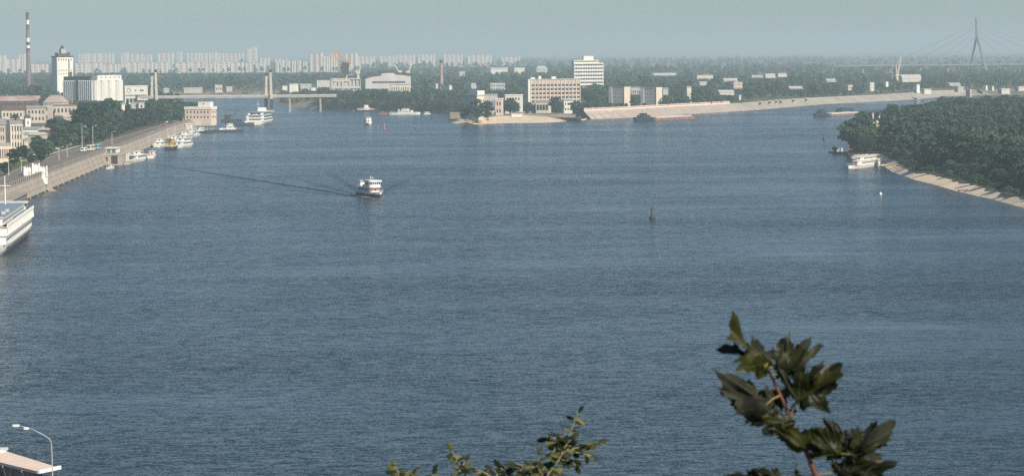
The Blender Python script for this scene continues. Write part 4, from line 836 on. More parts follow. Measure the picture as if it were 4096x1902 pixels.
# street lamp in front of it
Yl = 352; pb = V(210, 1880, Yl); zt = V(205, 1758, Yl).z
t = thing('street_lamp', 'tall thin grey street lamp with long curved arm and two white heads over the canopy', 'street lamp', (pb.x, Yl, gz))
pts = [V(210, 1900, Yl), V(208, 1820, Yl), V(206, 1778, Yl), V(202, 1758, Yl), V(186, 1744, Yl), V(160, 1730, Yl), V(128, 1714, Yl), V(100, 1706, Yl), V(74, 1700, Yl)]
b = MB().path([(0, 0, -.5)] + [(p.x - pb.x, 0, p.z - gz) for p in pts[:4]], .085, .05, 6); b.build('pole', M_GREYP, t)
MB().path([(p.x - pb.x, 0, p.z - gz) for p in pts[3:]], .045, .03, 5).build('arm', M_LIGHTROOF, t)
for (a, c) in (((49, 1699), (77, 1701)), ((94, 1710), (114, 1712))):
    p0 = V(*a, Yl); p1 = V(*c, Yl); L = (p1.x - p0.x); xc = (p0.x + p1.x) / 2 - pb.x; zc = (p0.z + p1.z) / 2 - gz
    MB().prism([(xc - L / 2, -.1), (xc - L * .3, -.17), (xc + L * .3, -.17), (xc + L / 2, -.1), (xc + L / 2, .1), (xc + L * .3, .17), (xc - L * .3, .17), (xc - L / 2, .1)], zc - .13, zc + .13).build('lamp_head', M_WHITE, t)
# slab joints of the paved bank, thin raised ribs running down the slope
jb = bpy.data.objects['paved_river_bank']
for i in range(31, 35):
    a, b_ = shore_pts[i], shore_pts[i + 1]; c, d_ = top_pts[i + 1], top_pts[i]; L = (b_ - a).length; n_ = max(1, int(L / 16))
    for k in range(n_):
        u = (k + .5) / n_; p0 = a.lerp(b_, u); p1 = d_.lerp(c, u); p0 = Vector((p0.x, p0.y, -.5)); p1 = Vector((p1.x, p1.y, LZ + .05)); MB().tube(p0, p1, .22, n=4).build('rib', M_LIGHTROOF if k % 3 else M_CONC, jb)
# ------------------------------------------------------------------ vessels
def hull_mesh(L, B, H, draft=0.5, bow=0.30, stern=0.12, flare=0.25, sheer=0.25, blunt=0.35, n=15):
    """closed hull, bow towards +x"""
    vs = []; fs = []; xs = [(-L / 2 + L * i / (n - 1)) for i in range(n)]
    for x in xs:
        t = (x + L / 2) / L
        if t > 1 - bow: k = (t - (1 - bow)) / bow; hb = max(.03, (1 - k ** (2.0 + blunt * 2)))
        elif t < stern: k = 1 - t / stern; hb = 1 - .35 * k * k
        else: hb = 1
        zt = H * (1 + sheer * max(0, (t - .6) / .4) ** 2 + .06 * max(0, (.2 - t) / .2))
        rk = max(0, (t - (1 - bow)) / bow)
        xo = x - rk * H * .35
        bt = B / 2 * hb; bl = bt * (1 - flare * (0.35 + .65 * rk))
        vs += [(xo, -bl * .8, -draft), (x - rk * H * .12, -bl, H * .45), (x, -bt, zt), (x, bt, zt), (x - rk * H * .12, bl, H * .45), (xo, bl * .8, -draft)]
    for i in range(n - 1):
        for j in range(5): a = i * 6 + j; fs.append((a, a + 1, a + 7, a + 6)[::-1] if False else (a, a + 6, a + 7, a + 1))
        fs.append((i * 6 + 5, (i + 1) * 6 + 5, (i + 1) * 6, i * 6))
    fs += [tuple(range(6)), tuple(range((n - 1) * 6, n * 6))[::-1]]
    return MB().add(vs, fs)
def rounded(x0, x1, hw, rb=1.0, rs=.4, k=4):
    """deck-house outline with rounded front (+x) and softer back, ccw"""
    p = []
    for i in range(k + 1): a = -math.pi / 2 + math.pi / 2 * i / k; p.append((x1 - rb + rb * math.cos(a), -hw + rb + rb * math.sin(a)) if rb < hw else (x1 - rb + rb * math.cos(a), hw * math.sin(a)))
    q = [(x, -y) for x, y in p[::-1]]
    if rb >= hw: q = q[1:]
    p = p + q
    for i in range(k + 1): a = math.pi / 2 + math.pi / 2 * i / k; p.append((x0 + rs + rs * math.cos(a), hw - rs + rs * math.sin(a)))
    for i in range(k + 1): a = math.pi + math.pi / 2 * i / k; p.append((x0 + rs + rs * math.cos(a), -hw + rs + rs * math.sin(a)))
    return p
def ship(name, label, cat, pos, heading, L, B, H, decks, hullm=None, stripe=None, masts=(), funnel=None, boats=0, rail=True, winm=None, canopy=None, single_windows=False, bow=.3, blunt=.35, deckm=None, flag=False, group=None, stripe_h=.22, stripe_b=.86):
    """decks: list of (x0, x1, halfwidth, z0, z1, n_windows, window height) in local metres; heading is a direction vector"""
    rz = math.atan2(heading[1], heading[0]); t = thing(name, label, cat, (pos[0], pos[1], 0), rz, group)
    hullm = hullm or M_HULLW
    hull_mesh(L, B, H, bow=bow, blunt=blunt).build('hull', hullm, t)
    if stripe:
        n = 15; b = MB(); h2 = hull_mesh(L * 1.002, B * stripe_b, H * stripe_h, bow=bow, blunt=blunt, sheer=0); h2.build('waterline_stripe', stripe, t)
    MB().prism(rounded(-L * .46, L * .40, B * .44, B * .44 * .99, 1), H * .98, H + .08).build('deck', deckm or M_BLUEDECK, t)
    for k, (x0, x1, hw, z0, z1, nw, wh) in enumerate(decks):
        rb = min(hw * .75, 2.5)
        MB().prism(rounded(x0, x1, hw, rb, .4), z0, z1).build('deck_house', M_WHITE, t)
        MB().prism(rounded(x0 - .5, x1 + .4, hw + .35, rb + .2, .4), z1, z1 + .18).build('deck_roof', M_WHITE, t)
        if nw:
            zc = z0 + (z1 - z0) * .56; st = (x1 - x0 - rb - 1) / nw
            if single_windows:
                for q in range(nw):
                    for s in (-1, 1): piece('window', winm or M_WGLASS, t, (x0 + .8 + (q + .5) * st, s * (hw + .01), zc), (st * .46, .1, wh))
            else:
                b = MB()
                for q in range(nw):
                    for s in (-1, 1):
                        xx = x0 + .8 + (q + .5) * st; b.box(xx - st * .36, xx + st * .36, s * (hw + .03) - .04, s * (hw + .03) + .04, zc - wh / 2, zc + wh / 2)
                b.build('side_windows', winm or M_WGLASS, t)
            nf = max(2, int(hw * 2 / 1.6)); b = MB()
            for q in range(nf):
                y = -hw + rb + (2 * hw - 2 * rb) * (q + .5) / nf; wv = (2 * hw - 2 * rb) / nf * .34 + .06
                b.box(x1 - .02, x1 + .06, y - wv, y + wv, zc - wh / 2, zc + wh / 2)
                b.box(x0 - .06, x0 + .02, y - wv, y + wv, zc - wh / 2, zc + wh / 2)
            b.build('end_windows', winm or M_WGLASS, t)
    if rail:
        b = MB(); zr_ = H + 1.0
        pts = rounded(-L * .47, L * .43, B * .47, B * .45, 1, 5)
        for i in range(len(pts)):
            a = pts[i]; c = pts[(i + 1) % len(pts)]; b.tube((*a, zr_), (*c, zr_), .05, n=3, caps=False); b.tube((*a, H), (*a, zr_), .04, n=3, caps=False)
        nn = int(L / 3)
        for q in range(nn):
            for s in (-1, 1): x = -L * .45 + L * .7 * q / nn; b.tube((x, s * B * .47, H), (x, s * B * .47, zr_), .035, n=3, caps=False)
        b.build('railing', M_WHITE, t)
    for (x, z0, z1, r) in masts:
        MB().tube((x, 0, z0), (x - .2, 0, z1), r, r * .5, 6).tube((x, -B * .12, z0 + (z1 - z0) * .66), (x, B * .12, z0 + (z1 - z0) * .66), r * .5, n=4).build('mast', M_WHITE, t)
    if funnel:
        x, z0, z1, wd, m = funnel; MB().prism([(x - wd, -wd * .6), (x + wd, -wd * .6), (x + wd, wd * .6), (x - wd, wd * .6)], z0, z1, [(x - wd * 1.3, -wd * .5), (x + wd * .5, -wd * .5), (x + wd * .5, wd * .5), (x - wd * 1.3, wd * .5)]).build('funnel', m, t)
    if canopy:
        x0, x1, z, m = canopy; b = MB().box(x0, x1, -B * .4, B * .4, z, z + .12); b.build('awning', m, t); b = MB()
        for q in range(5):
            for s in (-1, 1): b.tube((x0 + (x1 - x0) * q / 4, s * B * .39, H), (x0 + (x1 - x0) * q / 4, s * B * .39, z), .05, n=4)
        b.build('awning_posts', M_WHITE, t)
    return t
def at2(p, q): d = (q - p); return ((p + q) / 2, d.normalized(), d.length)

# big white river liner cut by the picture edge, moored at the embankment
p0 = G(0, 1038); p1 = G(128, 934); d = (p1 - p0).normalized(); nrm = Vector((d.y, -d.x, 0)); Lr = 122; Br = 15.0
bowp = p1 + d * 8.5; c = bowp - d * (Lr / 2) - nrm * (Br / 2 - .6)
t = ship('river_liner', 'very large white river ship with blue upper deck, cut off by the picture edge', 'passenger ship', c, d, Lr, Br, 3.0,
         [(-55, 53.5, 7.0, 3.05, 5.6, 46, .75), (-54, 53, 7.2, 5.8, 8.3, 44, .75), (-50, 40, 5.6, 8.5, 10.9, 34, .8)], stripe=M_RED, single_windows=True, bow=.16, blunt=1.2, rail=False, masts=[(30, 11, 20.5, .28)])
b = MB(); pts = rounded(-57, 56.5, 7.45, 4.5, 1, 5)
for zr_ in (6.0, 8.6):
    n = len(pts)
    for i in range(n):
        a = pts[i]; c_ = pts[(i + 1) % n]; b.tube((*a, zr_ + .9), (*c_, zr_ + .9), .07, n=3, caps=False)
    for s in (-1, 1):
        for k in range(56): x = -55 + k * 2; b.box(x - .06, x + .06, s * 7.42 - .06, s * 7.42 + .06, zr_ - .2, zr_ + .9)
b.build('railing', M_WHITE, t)
for s in (-1, 1):
    for zz in (5.75, 8.45): piece('bulwark', M_WHITE, t, (1, s * 7.5, zz + .1), (108, .12, .34))
    for zz, hh in ((5.7, .0),):
        for k in range(27): piece('deck_post', M_WHITE, t, (-52 + k * 4, s * 7.45, 7.1), (.22, .22, 2.4))
MB().prism(rounded(-54, 54, 7.4, 4.2, 1), 8.3, 8.48).build('promenade_deck', M_BLUEDECK, t)
MB().prism(rounded(-50, 38, 6.0, 2, 1), 11.1, 11.25).build('sun_deck', M_BLUEDECK, t)
MB().prism(rounded(41, 48.5, 5.6, 2, .4), 8.5, 11.0).build('wheelhouse', M_WHITE, t); MB().prism(rounded(39.5, 49.5, 6.4, 2, .4), 11.0, 11.25).build('wheelhouse_roof', M_WHITE, t)
for k in range(5): piece('wheelhouse_window', M_WGLASS, t, (48.52, -3.6 + k * 1.8, 10.1), (.1, 1.3, .9)); 
for s in (-1, 1):
    for k in range(3): piece('wheelhouse_window', M_WGLASS, t, (42.2 + k * 2.0, s * 5.62, 10.1), (1.4, .1, .9))
for s in (-1, 1): piece('blue_awning', M_BLUE, t, (14, s * 6.3, 8.95), (44, 1.2, .12)); piece('red_lifebuoy', M_RED, t, (2, s * 7.58, 6.2), (.8, .1, .7))
for s in (-1, 1):
    for k in range(2): MB().prism(rounded(-2.3, 2.3, .7, .68, .5), 0, .8).build('lifeboat', M_LIGHTROOF, t, loc=(-34 + k * 14, s * 4.6, 11.3))
    for k in range(34): piece('porthole', M_WGLASS, t, (-50 + k * 2.7, s * 7.06, 1.9), (.9, .9, .5))

# the ferry under way
hd = (G(1514, 800) - G(1470, 757)); hd = Vector((0.36, -0.93, 0)).normalized()
c = G(1489, 786); 
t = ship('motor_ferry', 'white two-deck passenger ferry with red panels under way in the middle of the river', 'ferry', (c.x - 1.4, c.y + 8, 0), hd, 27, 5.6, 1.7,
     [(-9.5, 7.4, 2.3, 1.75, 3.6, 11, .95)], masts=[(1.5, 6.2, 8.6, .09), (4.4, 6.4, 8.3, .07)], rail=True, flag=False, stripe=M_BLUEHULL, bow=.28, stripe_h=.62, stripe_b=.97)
MB().prism(rounded(-11.5, 8.6, 2.75, 1.6, .5), 3.8, 4.0).build('upper_deck', M_WHITE, t)
MB().prism(rounded(.5, 7.4, 2.6, 1.1, .4), 4.0, 6.1).build('wheelhouse', M_WHITE, t); MB().prism(rounded(-.3, 8.2, 3.0, 1.2, .4), 6.1, 6.75).build('wheelhouse_roof', M_WHITE, t)
for k in range(5): piece('wheelhouse_window', M_WGLASS, t, (7.42, -1.76 + k * .88, 5.3), (.1, .6, .75))
for s in (-1, 1):
    for k in range(4): piece('wheelhouse_window', M_WGLASS, t, (1.4 + k * 1.3, s * 2.62, 5.3), (.9, .1, .75))
for s in (-1, 1): piece('red_panel', M_RED, t, (7.7, s * 1.35, 3.0), (.14, 1.15, .9)); piece('red_panel', M_RED, t, (5.2, s * 2.37, 2.9), (1.7, .1, .9))
MB().box(-9.6, -7.6, -1.5, 1.5, 4.0, 6.0).build('stern_locker', M_WHITE, t); MB().prism([(-10.5, -1.9), (-6.8, -1.9), (-6.8, 1.9), (-10.5, 1.9)], 6.0, 6.2).build('stern_awning', M_WHITE, t)
piece('bench_row', M_BROWN, t, (-3.4, 0, 4.3), (5, 2.6, .5)); MB().tube((-13.2, 0, 1.7), (-14.2, 0, 3.9), .05).build('ensign_staff', M_WHITE, t); piece('ensign', M_RED, t, (-14.2, .35, 3.5), (.05, .8, .5))

def boat(label, x, y, dirv, L, B, H, decks, name='passenger_boat', cat='boat', **kw):
    c = G(x, y); return ship(name, label, cat, (c.x, c.y, 0), dirv, L, B, H, decks, **kw)
UP = Vector((.17, 1, 0))
# moored along the embankment
emb_dir = Vector((-.04, 1, 0)).normalized(); out = Vector((.22, 1, 0)).normalized()
boat('small open launch with low white cabin next to the embankment wall', 442, 674, Vector((.25, 1, 0)), 9, 2.6, .8, [(-1, 2.5, .9, .85, 2.0, 2, .5)], masts=[(0, 2, 4.5, .05)], rail=False)
t = boat('white passenger boat moored alongside the columned boat landing', 547, 646, Vector((.12, 1, 0)), 36, 6, 1.6, [(-8, 13, 2.6, 1.65, 3.8, 12, .8), (0, 9, 2.0, 4.0, 5.6, 5, .7)], stripe=M_BLUEHULL, canopy=(-16, -7.5, 3.7, M_LIGHTROOF))
boat('small white boat seen end-on with orange covered cargo on its deck', 606, 632, Vector((.02, 1, 0)), 14, 4.6, 1.7, [(1, 5, 1.6, 1.8, 3.9, 2, .7)], masts=[(3, 4, 6, .07)], rail=True)
b = bpy.data.objects['passenger_boat.002']; MB().box(-5, -.5, -1.3, 1.3, 1.8, 2.9).build('covered_cargo', M_ORANGE, b)
boat('white boat with two stacked white deckhouses, first of the moored cluster', 640, 588, Vector((.10, 1, 0)), 24, 5.4, 1.4, [(-7, 8, 2.3, 1.5, 3.4, 8, .7), (-2, 6, 2.0, 3.6, 5.2, 4, .6)], stripe=M_RUST)
boat('ochre workboat with dark hull in the moored cluster', 686, 597, Vector((.12, 1, 0)), 20, 6.0, 1.8, [(-6, 4, 2.4, 1.9, 4.6, 5, .7), (-2, 3, 1.8, 4.8, 6.4, 3, .6)], name='workboat', hullm=M_BLUEHULL, funnel=(-4, 4.6, 7, .8, M_DARK), masts=[(1, 6.4, 9.5, .09)])
for c_ in bpy.data.objects['workboat'].children:
    if c_.name.startswith(('deck_house', 'deck_roof')): c_.data.materials[0] = M_YELLOW
boat('white two-deck boat with dark window bands, outermost of the moored cluster', 737, 588, Vector((.20, 1, 0)), 30, 6.2, 1.5, [(-11, 11, 2.7, 1.6, 3.7, 14, .9), (-9, 8, 2.5, 3.9, 5.9, 12, .8)], stripe=None)
boat('white boat with tall thin masts behind the moored cluster', 700, 565, Vector((.05, 1, 0)), 22, 5, 1.6, [(-6, 6, 2.1, 1.7, 3.8, 7, .7)], masts=[(-4, 4, 12, .1), (3, 4, 11, .1)])
boat('pale boat with cream upper works at the far side of the cluster', 742, 562, Vector((.15, 1, 0)), 26, 6, 1.6, [(-8, 9, 2.4, 1.7, 4.0, 9, .7), (-4, 5, 2.0, 4.2, 6, 4, .6)], masts=[(0, 6, 12, .1)], winm=M_BROWN)
boat('small white launch with grey hull beyond the moored cluster', 783, 546, Vector((.25, 1, 0)), 13, 4, 1.3, [(-3, 4, 1.7, 1.4, 3.2, 4, .6)], hullm=M_GREYP)
boat('small motor yacht with slim masts close to the quay end', 668, 556, Vector((.0, 1, 0)), 14, 3.6, 1.2, [(-3, 3, 1.3, 1.3, 2.8, 4, .5)], masts=[(1, 2, 10, .07)])
boat('narrow white launch tucked behind the small grey-hulled launch', 768, 534, Vector((.15, 1, 0)), 15, 4, 1.3, [(-4, 4, 1.6, 1.4, 3.4, 5, .6)], masts=[(1, 3.5, 8, .07)])
boat('dark-hulled workboat with cream house at the corner of the quay', 802, 532, Vector((.35, 1, 0)), 18, 5, 1.6, [(-5, 3, 1.9, 1.7, 4.2, 4, .7)], name='workboat', cat='boat', hullm=M_BLUEHULL, masts=[(0, 4.2, 9, .09)])
# floating dock with greenish deck house
c = G(862, 529); t = thing('floating_stage', 'dark floating landing stage with long greenish glazed shelter', 'pontoon', (c.x, c.y + 14, 0), R(6))
MB().box(-25, 20, -5, 5, -.5, 1.5).build('hull', M_BLUEHULL, t); MB().box(-16, -3, -3, 3, 1.5, 4.6).build('shelter_wall', M_GREENG, t); MB().box(-17, -2, -3.8, 3.8, 4.6, 5.0).build('shelter_roof', M_GREYROOF, t)
for k in range(7): piece('shelter_post', M_LIGHTROOF, t, (-16 + k * 2.15, -3.1, 3), (.3, .3, 3.0))
MB().box(-24, -19, -4, 3, 1.5, 6.2).build('deck_cabin', M_CREAM, t); MB().box(-24.4, -18.6, -4.4, 3.4, 6.2, 6.6).build('cabin_roof', M_WHITEP, t)
b = MB()
for k in range(18): b.tube((-24.5 + k * 2.6, -4.9, 1.5), (-24.5 + k * 2.6, -4.9, 2.6), .06, n=4)
b.tube((-24.5, -4.9, 2.6), (19.8, -4.9, 2.6), .06, n=4); b.build('railing', M_LIGHTROOF, t)
for x, hh in ((-14, 1.3), (-11, 1.0), (3, 1.2)): MB().prism(rounded(x - 1.4, x + 1.6, .8, .7, .3), 1.5, 1.5 + hh).build('dinghy', M_WHITE, t)
boat('white cabin cruiser lying against the dark floating stage', 917, 524, Vector((.55, .85, 0)), 18, 4.6, 1.7, [(-5, 4.5, 1.9, 1.8, 4.2, 5, .8), (-2, 3, 1.6, 4.3, 5.8, 3, .6)], name='cabin_cruiser')
c = G(955, 504); t = thing('work_barge', 'dark low barge tied up beside the stern of the large cruise ship', 'barge', (c.x, c.y + 8, 0), R(10))
MB().prism(rounded(-12, 12, 4, 3.5, 1), -.5, 2.6).build('hull', M_BLUEHULL, t); MB().box(-8, -2, -2, 2, 2.6, 5).build('deck_house', M_DARK, t); MB().box(4, 7, -1.5, 1.5, 2.6, 3.8).build('white_locker', M_WHITE, t)
c = G(915, 488); t = thing('floating_crane', 'dark floating crane with low jib behind the white cabin cruiser', 'crane', (c.x, c.y + 25, 0), 0)
MB().box(-9, 9, -4, 4, -.5, 1.8).build('hull', M_BLUEHULL, t); MB().box(-6, -1, -2, 2, 1.8, 6.0).build('cab', M_DARK, t)
b = MB()
for yy in (-.8, .8): b.tube((-1, yy, 4), (8, yy, 10), .22, n=4).tube((-1, yy, 5.4), (8, yy, 10), .14, n=4)
b.tube((-5, 0, 6), (-4, 0, 9.5), .2).tube((-4, 0, 9.5), (8, 0, 10), .1); b.build('jib', M_DARK, t)
# cruise ship seen from astern
c = G(1020, 499); hd = Vector((.06, 1, 0)).normalized(); L = 66
t = ship('cruise_ship', 'large white three-deck cruise ship seen from its stern near the second bridge masts', 'passenger ship', (c.x + hd.x * L / 2 - .3, c.y + hd.y * L / 2, 0), hd, L, 16.5, 2.8,
     [(-31, 24, 7.6, 2.85, 5.2, 24, 1.2), (-31, 22, 7.6, 5.4, 7.8, 24, 1.3), (-28, 16, 6.6, 8.0, 10.3, 18, 1.3)], rail=True, masts=[(-12, 11, 20, .22)], funnel=None, bow=.22)
MB().prism(rounded(-30, 18, 7.7, 2, .5), 7.98, 8.15).build('promenade_deck', M_BLUEDECK, t); MB().box(-29, -2, -6.4, 6.4, 10.5, 10.7).build('sun_awning', M_BLUEDECK, t)
MB().prism([(8, -3.5), (15, -3.5), (15, 3.5), (8, 3.5)], 10.4, 13.6, [(10, -3), (17, -3), (17, 3), (10, 3)]).build('funnel', M_WHITE, t)
for s in (-1, 1): piece('stern_opening', M_WGLASS, t, (-28.05, s * 3.3, 9.2), (.2, 2.0, 1.6))
# across the bay
boat('small white two-deck ferry crossing the bay towards the camera', 1472, 499, Vector((.12, -1, 0)), 24, 6.0, 1.6, [(-9, 8, 2.6, 1.7, 3.9, 8, .9), (-6, 6, 2.3, 4.1, 6.0, 6, .8)], name='small_ferry', cat='ferry', stripe=M_BLUEHULL)
a = G(1560, 457); b_ = G(1680, 460)
t = ship('white_motor_ship', 'long low white motor ship moored broadside under the wooded shore', 'ship', ((a.x + b_.x) / 2, (a.y + b_.y) / 2, 0), Vector((1, .05, 0)), 30, 6.0, 1.9,
     [(-7, 8, 2.2, 2.0, 3.9, 9, .7), (-3, 4, 1.8, 4.1, 5.6, 4, .6)], masts=[(0, 5.8, 8.2, .08)], rail=True, funnel=(-5.5, 4, 5.4, .7, M_LIGHTROOF))
c = G(1537, 459); t = thing('work_barge', 'short rusty brown barge at the stern of the long white motor ship', 'barge', (c.x, c.y + 3, 0), R(2)); MB().prism(rounded(-6, 6, 3, 1.5, 1), -.4, 2.0).build('hull', M_RUST, t); MB().box(-4, 0, -1.5, 1.5, 2.0, 3.4).build('deck_house', M_BROWN, t)
c = G(1706, 455); boat('small white boat with blue awning just ahead of the long motor ship', 1708, 457, Vector((1, .1, 0)), 7, 2.4, .9, [(-2, 1.5, .9, 1, 2.2, 2, .5)], canopy=(-2.5, 2.5, 2.6, M_BLUE), rail=False)
a = G(1465, 447); t = thing('tug', 'grey and white tug with cream wheelhouse beside the wooded shore', 'tug', (a.x, a.y + 4, 0), R(3))
hull_mesh(24, 6, 1.8).build('hull', M_BLUEHULL, t); MB().box(-3, 4, -2, 2, 1.8, 4.4).build('deck_house', M_CREAM, t); MB().box(-2, 2, -1.6, 1.6, 4.4, 6.8).build('wheelhouse', M_WHITE, t); MB().box(4.5, 8, -1.8, 1.8, 1.8, 3.4).build('cargo', M_ORANGE, t); MB().tube((-4, 0, 2), (-4, 0, 7), .12).build('mast', M_DARK, t)
boat('low pale workboat left of the grey tug', 1436, 445, Vector((-1, .1, 0)), 16, 4, 1.2, [(-4, 2, 1.5, 1.3, 3, 4, .6)], name='low_workboat', hullm=M_GREYP, rail=False)
for x, y, L, lb in ((1513, 513, 1.0, 'small red channel buoy, the shorter of two in the bay'), (1537, 520, 1.6, 'slim red and white channel buoy, the taller of two in the bay')):
    c = G(x, y); t = thing('channel_buoy', lb, 'buoy', (c.x, c.y, 0)); MB().lathe([(.5, -.5), (.8, .2), (.6, .6), (.2, .8)], 10).build('float', M_RED, t); MB().lathe([(.28, .8), (.2, 2.4 * L), (.4, 2.5 * L), (.3, 3 * L)], 8).build('mast', M_RED if L < 1.2 else mat('salmon_paint', (.7, .35, .28)), t)
# barges
def barge(label, xa, ya, xb, yb, w_, h_, m, pusher=True):
    a = G(xa, ya); b_ = G(xb, yb); c, d, L = at2(a, b_); rz = math.atan2(d.y, d.x); nl = Vector((-d.y, d.x, 0)); c = c + nl * w_ / 2
    t = thing('barge', label, 'barge', (c.x, c.y, 0), rz); Lp = L * .26 if pusher else 0
    x0 = -L / 2 + Lp
    MB().prism(rounded(x0, L / 2, w_ / 2, 2, 1), -.5, h_).build('hull', m, t)
    b = MB(); 
    for s in (-1, 1): b.box(x0 + 4, L / 2 - 5, s * w_ * .38 - .15, s * w_ * .38 + .15, h_, h_ + 1.1)
    b.box(x0 + 4, x0 + 4.3, -w_ * .38 + .16, w_ * .38 - .16, h_, h_ + 1.1).box(L / 2 - 5.3, L / 2 - 5, -w_ * .38 + .16, w_ * .38 - .16, h_, h_ + 1.1); b.build('hatch_coaming', M_LIGHTROOF if m is M_RUST else m, t)
    n = int((L - Lp) / 6)
    for k in range(n): piece('hull_rib', m, t, (x0 + 4 + k * 6, -w_ / 2 - .08, h_ * .5), (.3, .15, h_ * .9))
    MB().box(x0 + 5, L / 2 - 6, -w_ * .36, w_ * .36, h_, h_ + .5).build('cargo', M_SAND, t)
    if pusher:
        h2 = hull_mesh(Lp * .98, w_ * .9, h_ * 1.35); o = h2.build('pusher_hull', M_BLUEHULL, t, loc=(-L / 2 + Lp / 2, 0, 0)); o.rotation_euler = (0, 0, math.pi)
        MB().box(-L / 2 + Lp * .35, -L / 2 + Lp * .8, -w_ * .28, w_ * .28, h_ * 1.3, h_ + 3).build('pusher_house', M_DARK, t)
        MB().box(-L / 2 + Lp * .45, -L / 2 + Lp * .65, -w_ * .2, w_ * .2, h_ + 3, h_ + 4.6).build('pusher_bridge', M_DARK, t); MB().tube((-L / 2 + Lp * .5, 0, h_ + 4), (-L / 2 + Lp * .5, 0, h_ + 7), .1).build('mast', M_DARK, t)
    return t
barge('long rusty barge with dark pusher tug below the red-panelled rail', 2567, 487, 2783, 475, 12, 2.3, M_RUST)
barge('long reddish barge with small dark tug off the wooded island', 3284, 469, 3447, 459, 11, 1.9, M_RUST)
barge('dark barge partly hidden behind the island trees', 3448, 458, 3560, 452, 10, 2.0, M_BLUEHULL, False)
barge('small dark barge moored just behind the reddish one', 3372, 447, 3420, 444, 8, 2.4, M_BLUEHULL, False)
# at the island
a = G(3414, 678); b_ = G(3528, 662); c, d, L = at2(a, b_); nl = Vector((-d.y, d.x, 0)) * 2.6; c += nl
t = ship('island_ferry', 'white passenger boat with long pale roof landing at the tip of the island', 'ferry', (c.x, c.y, 0), -d, L, 5.6, 1.5,
     [(-L * .44, L * .24, 2.45, 1.6, 3.7, 16, .7), (-L * .34, L * .14, 2.1, 3.9, 5.4, 9, .5)], stripe=M_BLUEHULL, masts=[(L * .2, 3.9, 6.5, .07)], flag=True)
FOOT.append((c.x + 15, c.y - 17, 9)); piece('red_hatch', M_RED, t, (L * .27, 0, 2.1), (.9, 1.6, .9))
c = G(3400, 617); t = thing('landing_pontoon', 'low dark landing pontoon with orange-roofed strip and white hut beside the island tip', 'pontoon', (c.x, c.y + 10, 0), R(-12))
MB().box(-8, 16, -3.5, 3.5, -.4, 1.1).build('hull', M_DARK, t); MB().box(0, 8, -1.2, 1.2, 2.6, 2.85).build('orange_roof', M_ORANGE, t); MB().box(-6, -3, -1.5, 1.5, 1.1, 3.2).build('hut', M_WHITE, t)
for k in range(5): piece('post', M_BROWN, t, (.2 + k * 1.9, -1.1, 1.8), (.15, .15, 1.5))
piece('gangway', M_CONC, t, (22, 6, 1.6), (16, 1.4, .2), R(25))
c = G(3348, 612); t = thing('overgrown_barge', 'tiny dark wreck overgrown with bushes off the island tip', 'wreck', (c.x, c.y + 2, 0), R(5)); MB().prism(rounded(-4.5, 5, 2, 1.5, .6), -.4, .9).build('hull', M_DARK, t)
WRECK = (c.x, c.y + 2)
c = G(3502, 486, 2.2); t = thing('ruined_tower', 'sandy ruined frame with two pale posts rising between island trees', 'ruin', (c.x, c.y - 330, 2.2))
Yt = c.y - 330
for xx, yt in ((3492, 452), (3518, 452)): p = V(xx, 500, Yt); MB().box(p.x - c.x - .5, p.x - c.x + .5, -.5, .5, -1, V(xx, yt, Yt).z - 2.2).build('post', M_CREAM, t)
p = V(3505, 480, Yt); MB().box(p.x - c.x - 2.6, p.x - c.x + 2.6, -1, 1, -1, V(3505, 482, Yt).z - 2.2).build('wall', M_SAND, t); RECTS.append((3488, 3524, 450, 506, Yt)); FOOT.append((c.x, Yt, 4))
c = G(3522, 777); t = thing('white_buoy', 'tiny white round buoy floating off the island beach', 'buoy', (c.x, c.y, 0)); MB().lathe([(.1, -.5), (.5, -.3), (.7, .1), (.5, .6), (.1, .8)], 10).build('float', M_WHITE, t, smooth=True); MB().tube((0, 0, .7), (0, 0, 1.2), .06).build('ring', M_WHITE, t)
for x, y, lb, sc in ((2608, 873, 'dark conical navigation buoy in the open river', 1.0), (3295, 560, 'small dark navigation buoy off the wooded island', 1.05)):
    c = G(x, y); t = thing('navigation_buoy', lb, 'buoy', (c.x, c.y, 0)); s = sc
    MB().lathe([(.4 * s, -.6), (1.05 * s, -.1), (1.1 * s, .5 * s), (.55 * s, .9 * s)], 14).build('float', M_DARK, t, smooth=True); MB().lathe([(.55 * s, .9 * s), (.28 * s, 2.2 * s), (.14 * s, 3.1 * s)], 8).build('cage', M_DARK, t); MB().lathe([(.1, 3.1 * s), (.42 * s, 3.25 * s), (.42 * s, 3.7 * s), (.1, 3.85 * s)], 8).build('lantern', M_DARK, t)
# beach things
c = G(3896, 716, 2.2); t = thing('beach_tent', 'little pale blue-white tent at the edge of the beach trees', 'tent', (c.x, c.y, 2.1), R(-15)); MB().add([(-1.9, -1.2, 0), (1.9, -1.2, 0), (1.9, 1.2, 0), (-1.9, 1.2, 0), (-1.5, 0, 1.5), (1.5, 0, 1.5)], [(0, 1, 5, 4), (2, 3, 4, 5), (1, 2, 5), (3, 0, 4), (0, 3, 2, 1)]).build('canvas', mat('pale_blue_canvas', (.55, .66, .72)), t); MB().tube((-1.5, 0, 0), (-1.5, 0, 1.55), .04).build('pole', M_DARK, t)
c = G(3852, 761, 1.0); t = thing('rowing_boat', 'reddish-brown rowing boat pulled up on the island sand', 'rowing boat', (c.x, c.y, .75), R(20)); hull_mesh(4.5, 1.5, .5, draft=.1).build('hull', M_RUST, t); MB().box(-.3, 0, -.6, .6, .5, .56).build('thwart', M_BROWN, t)
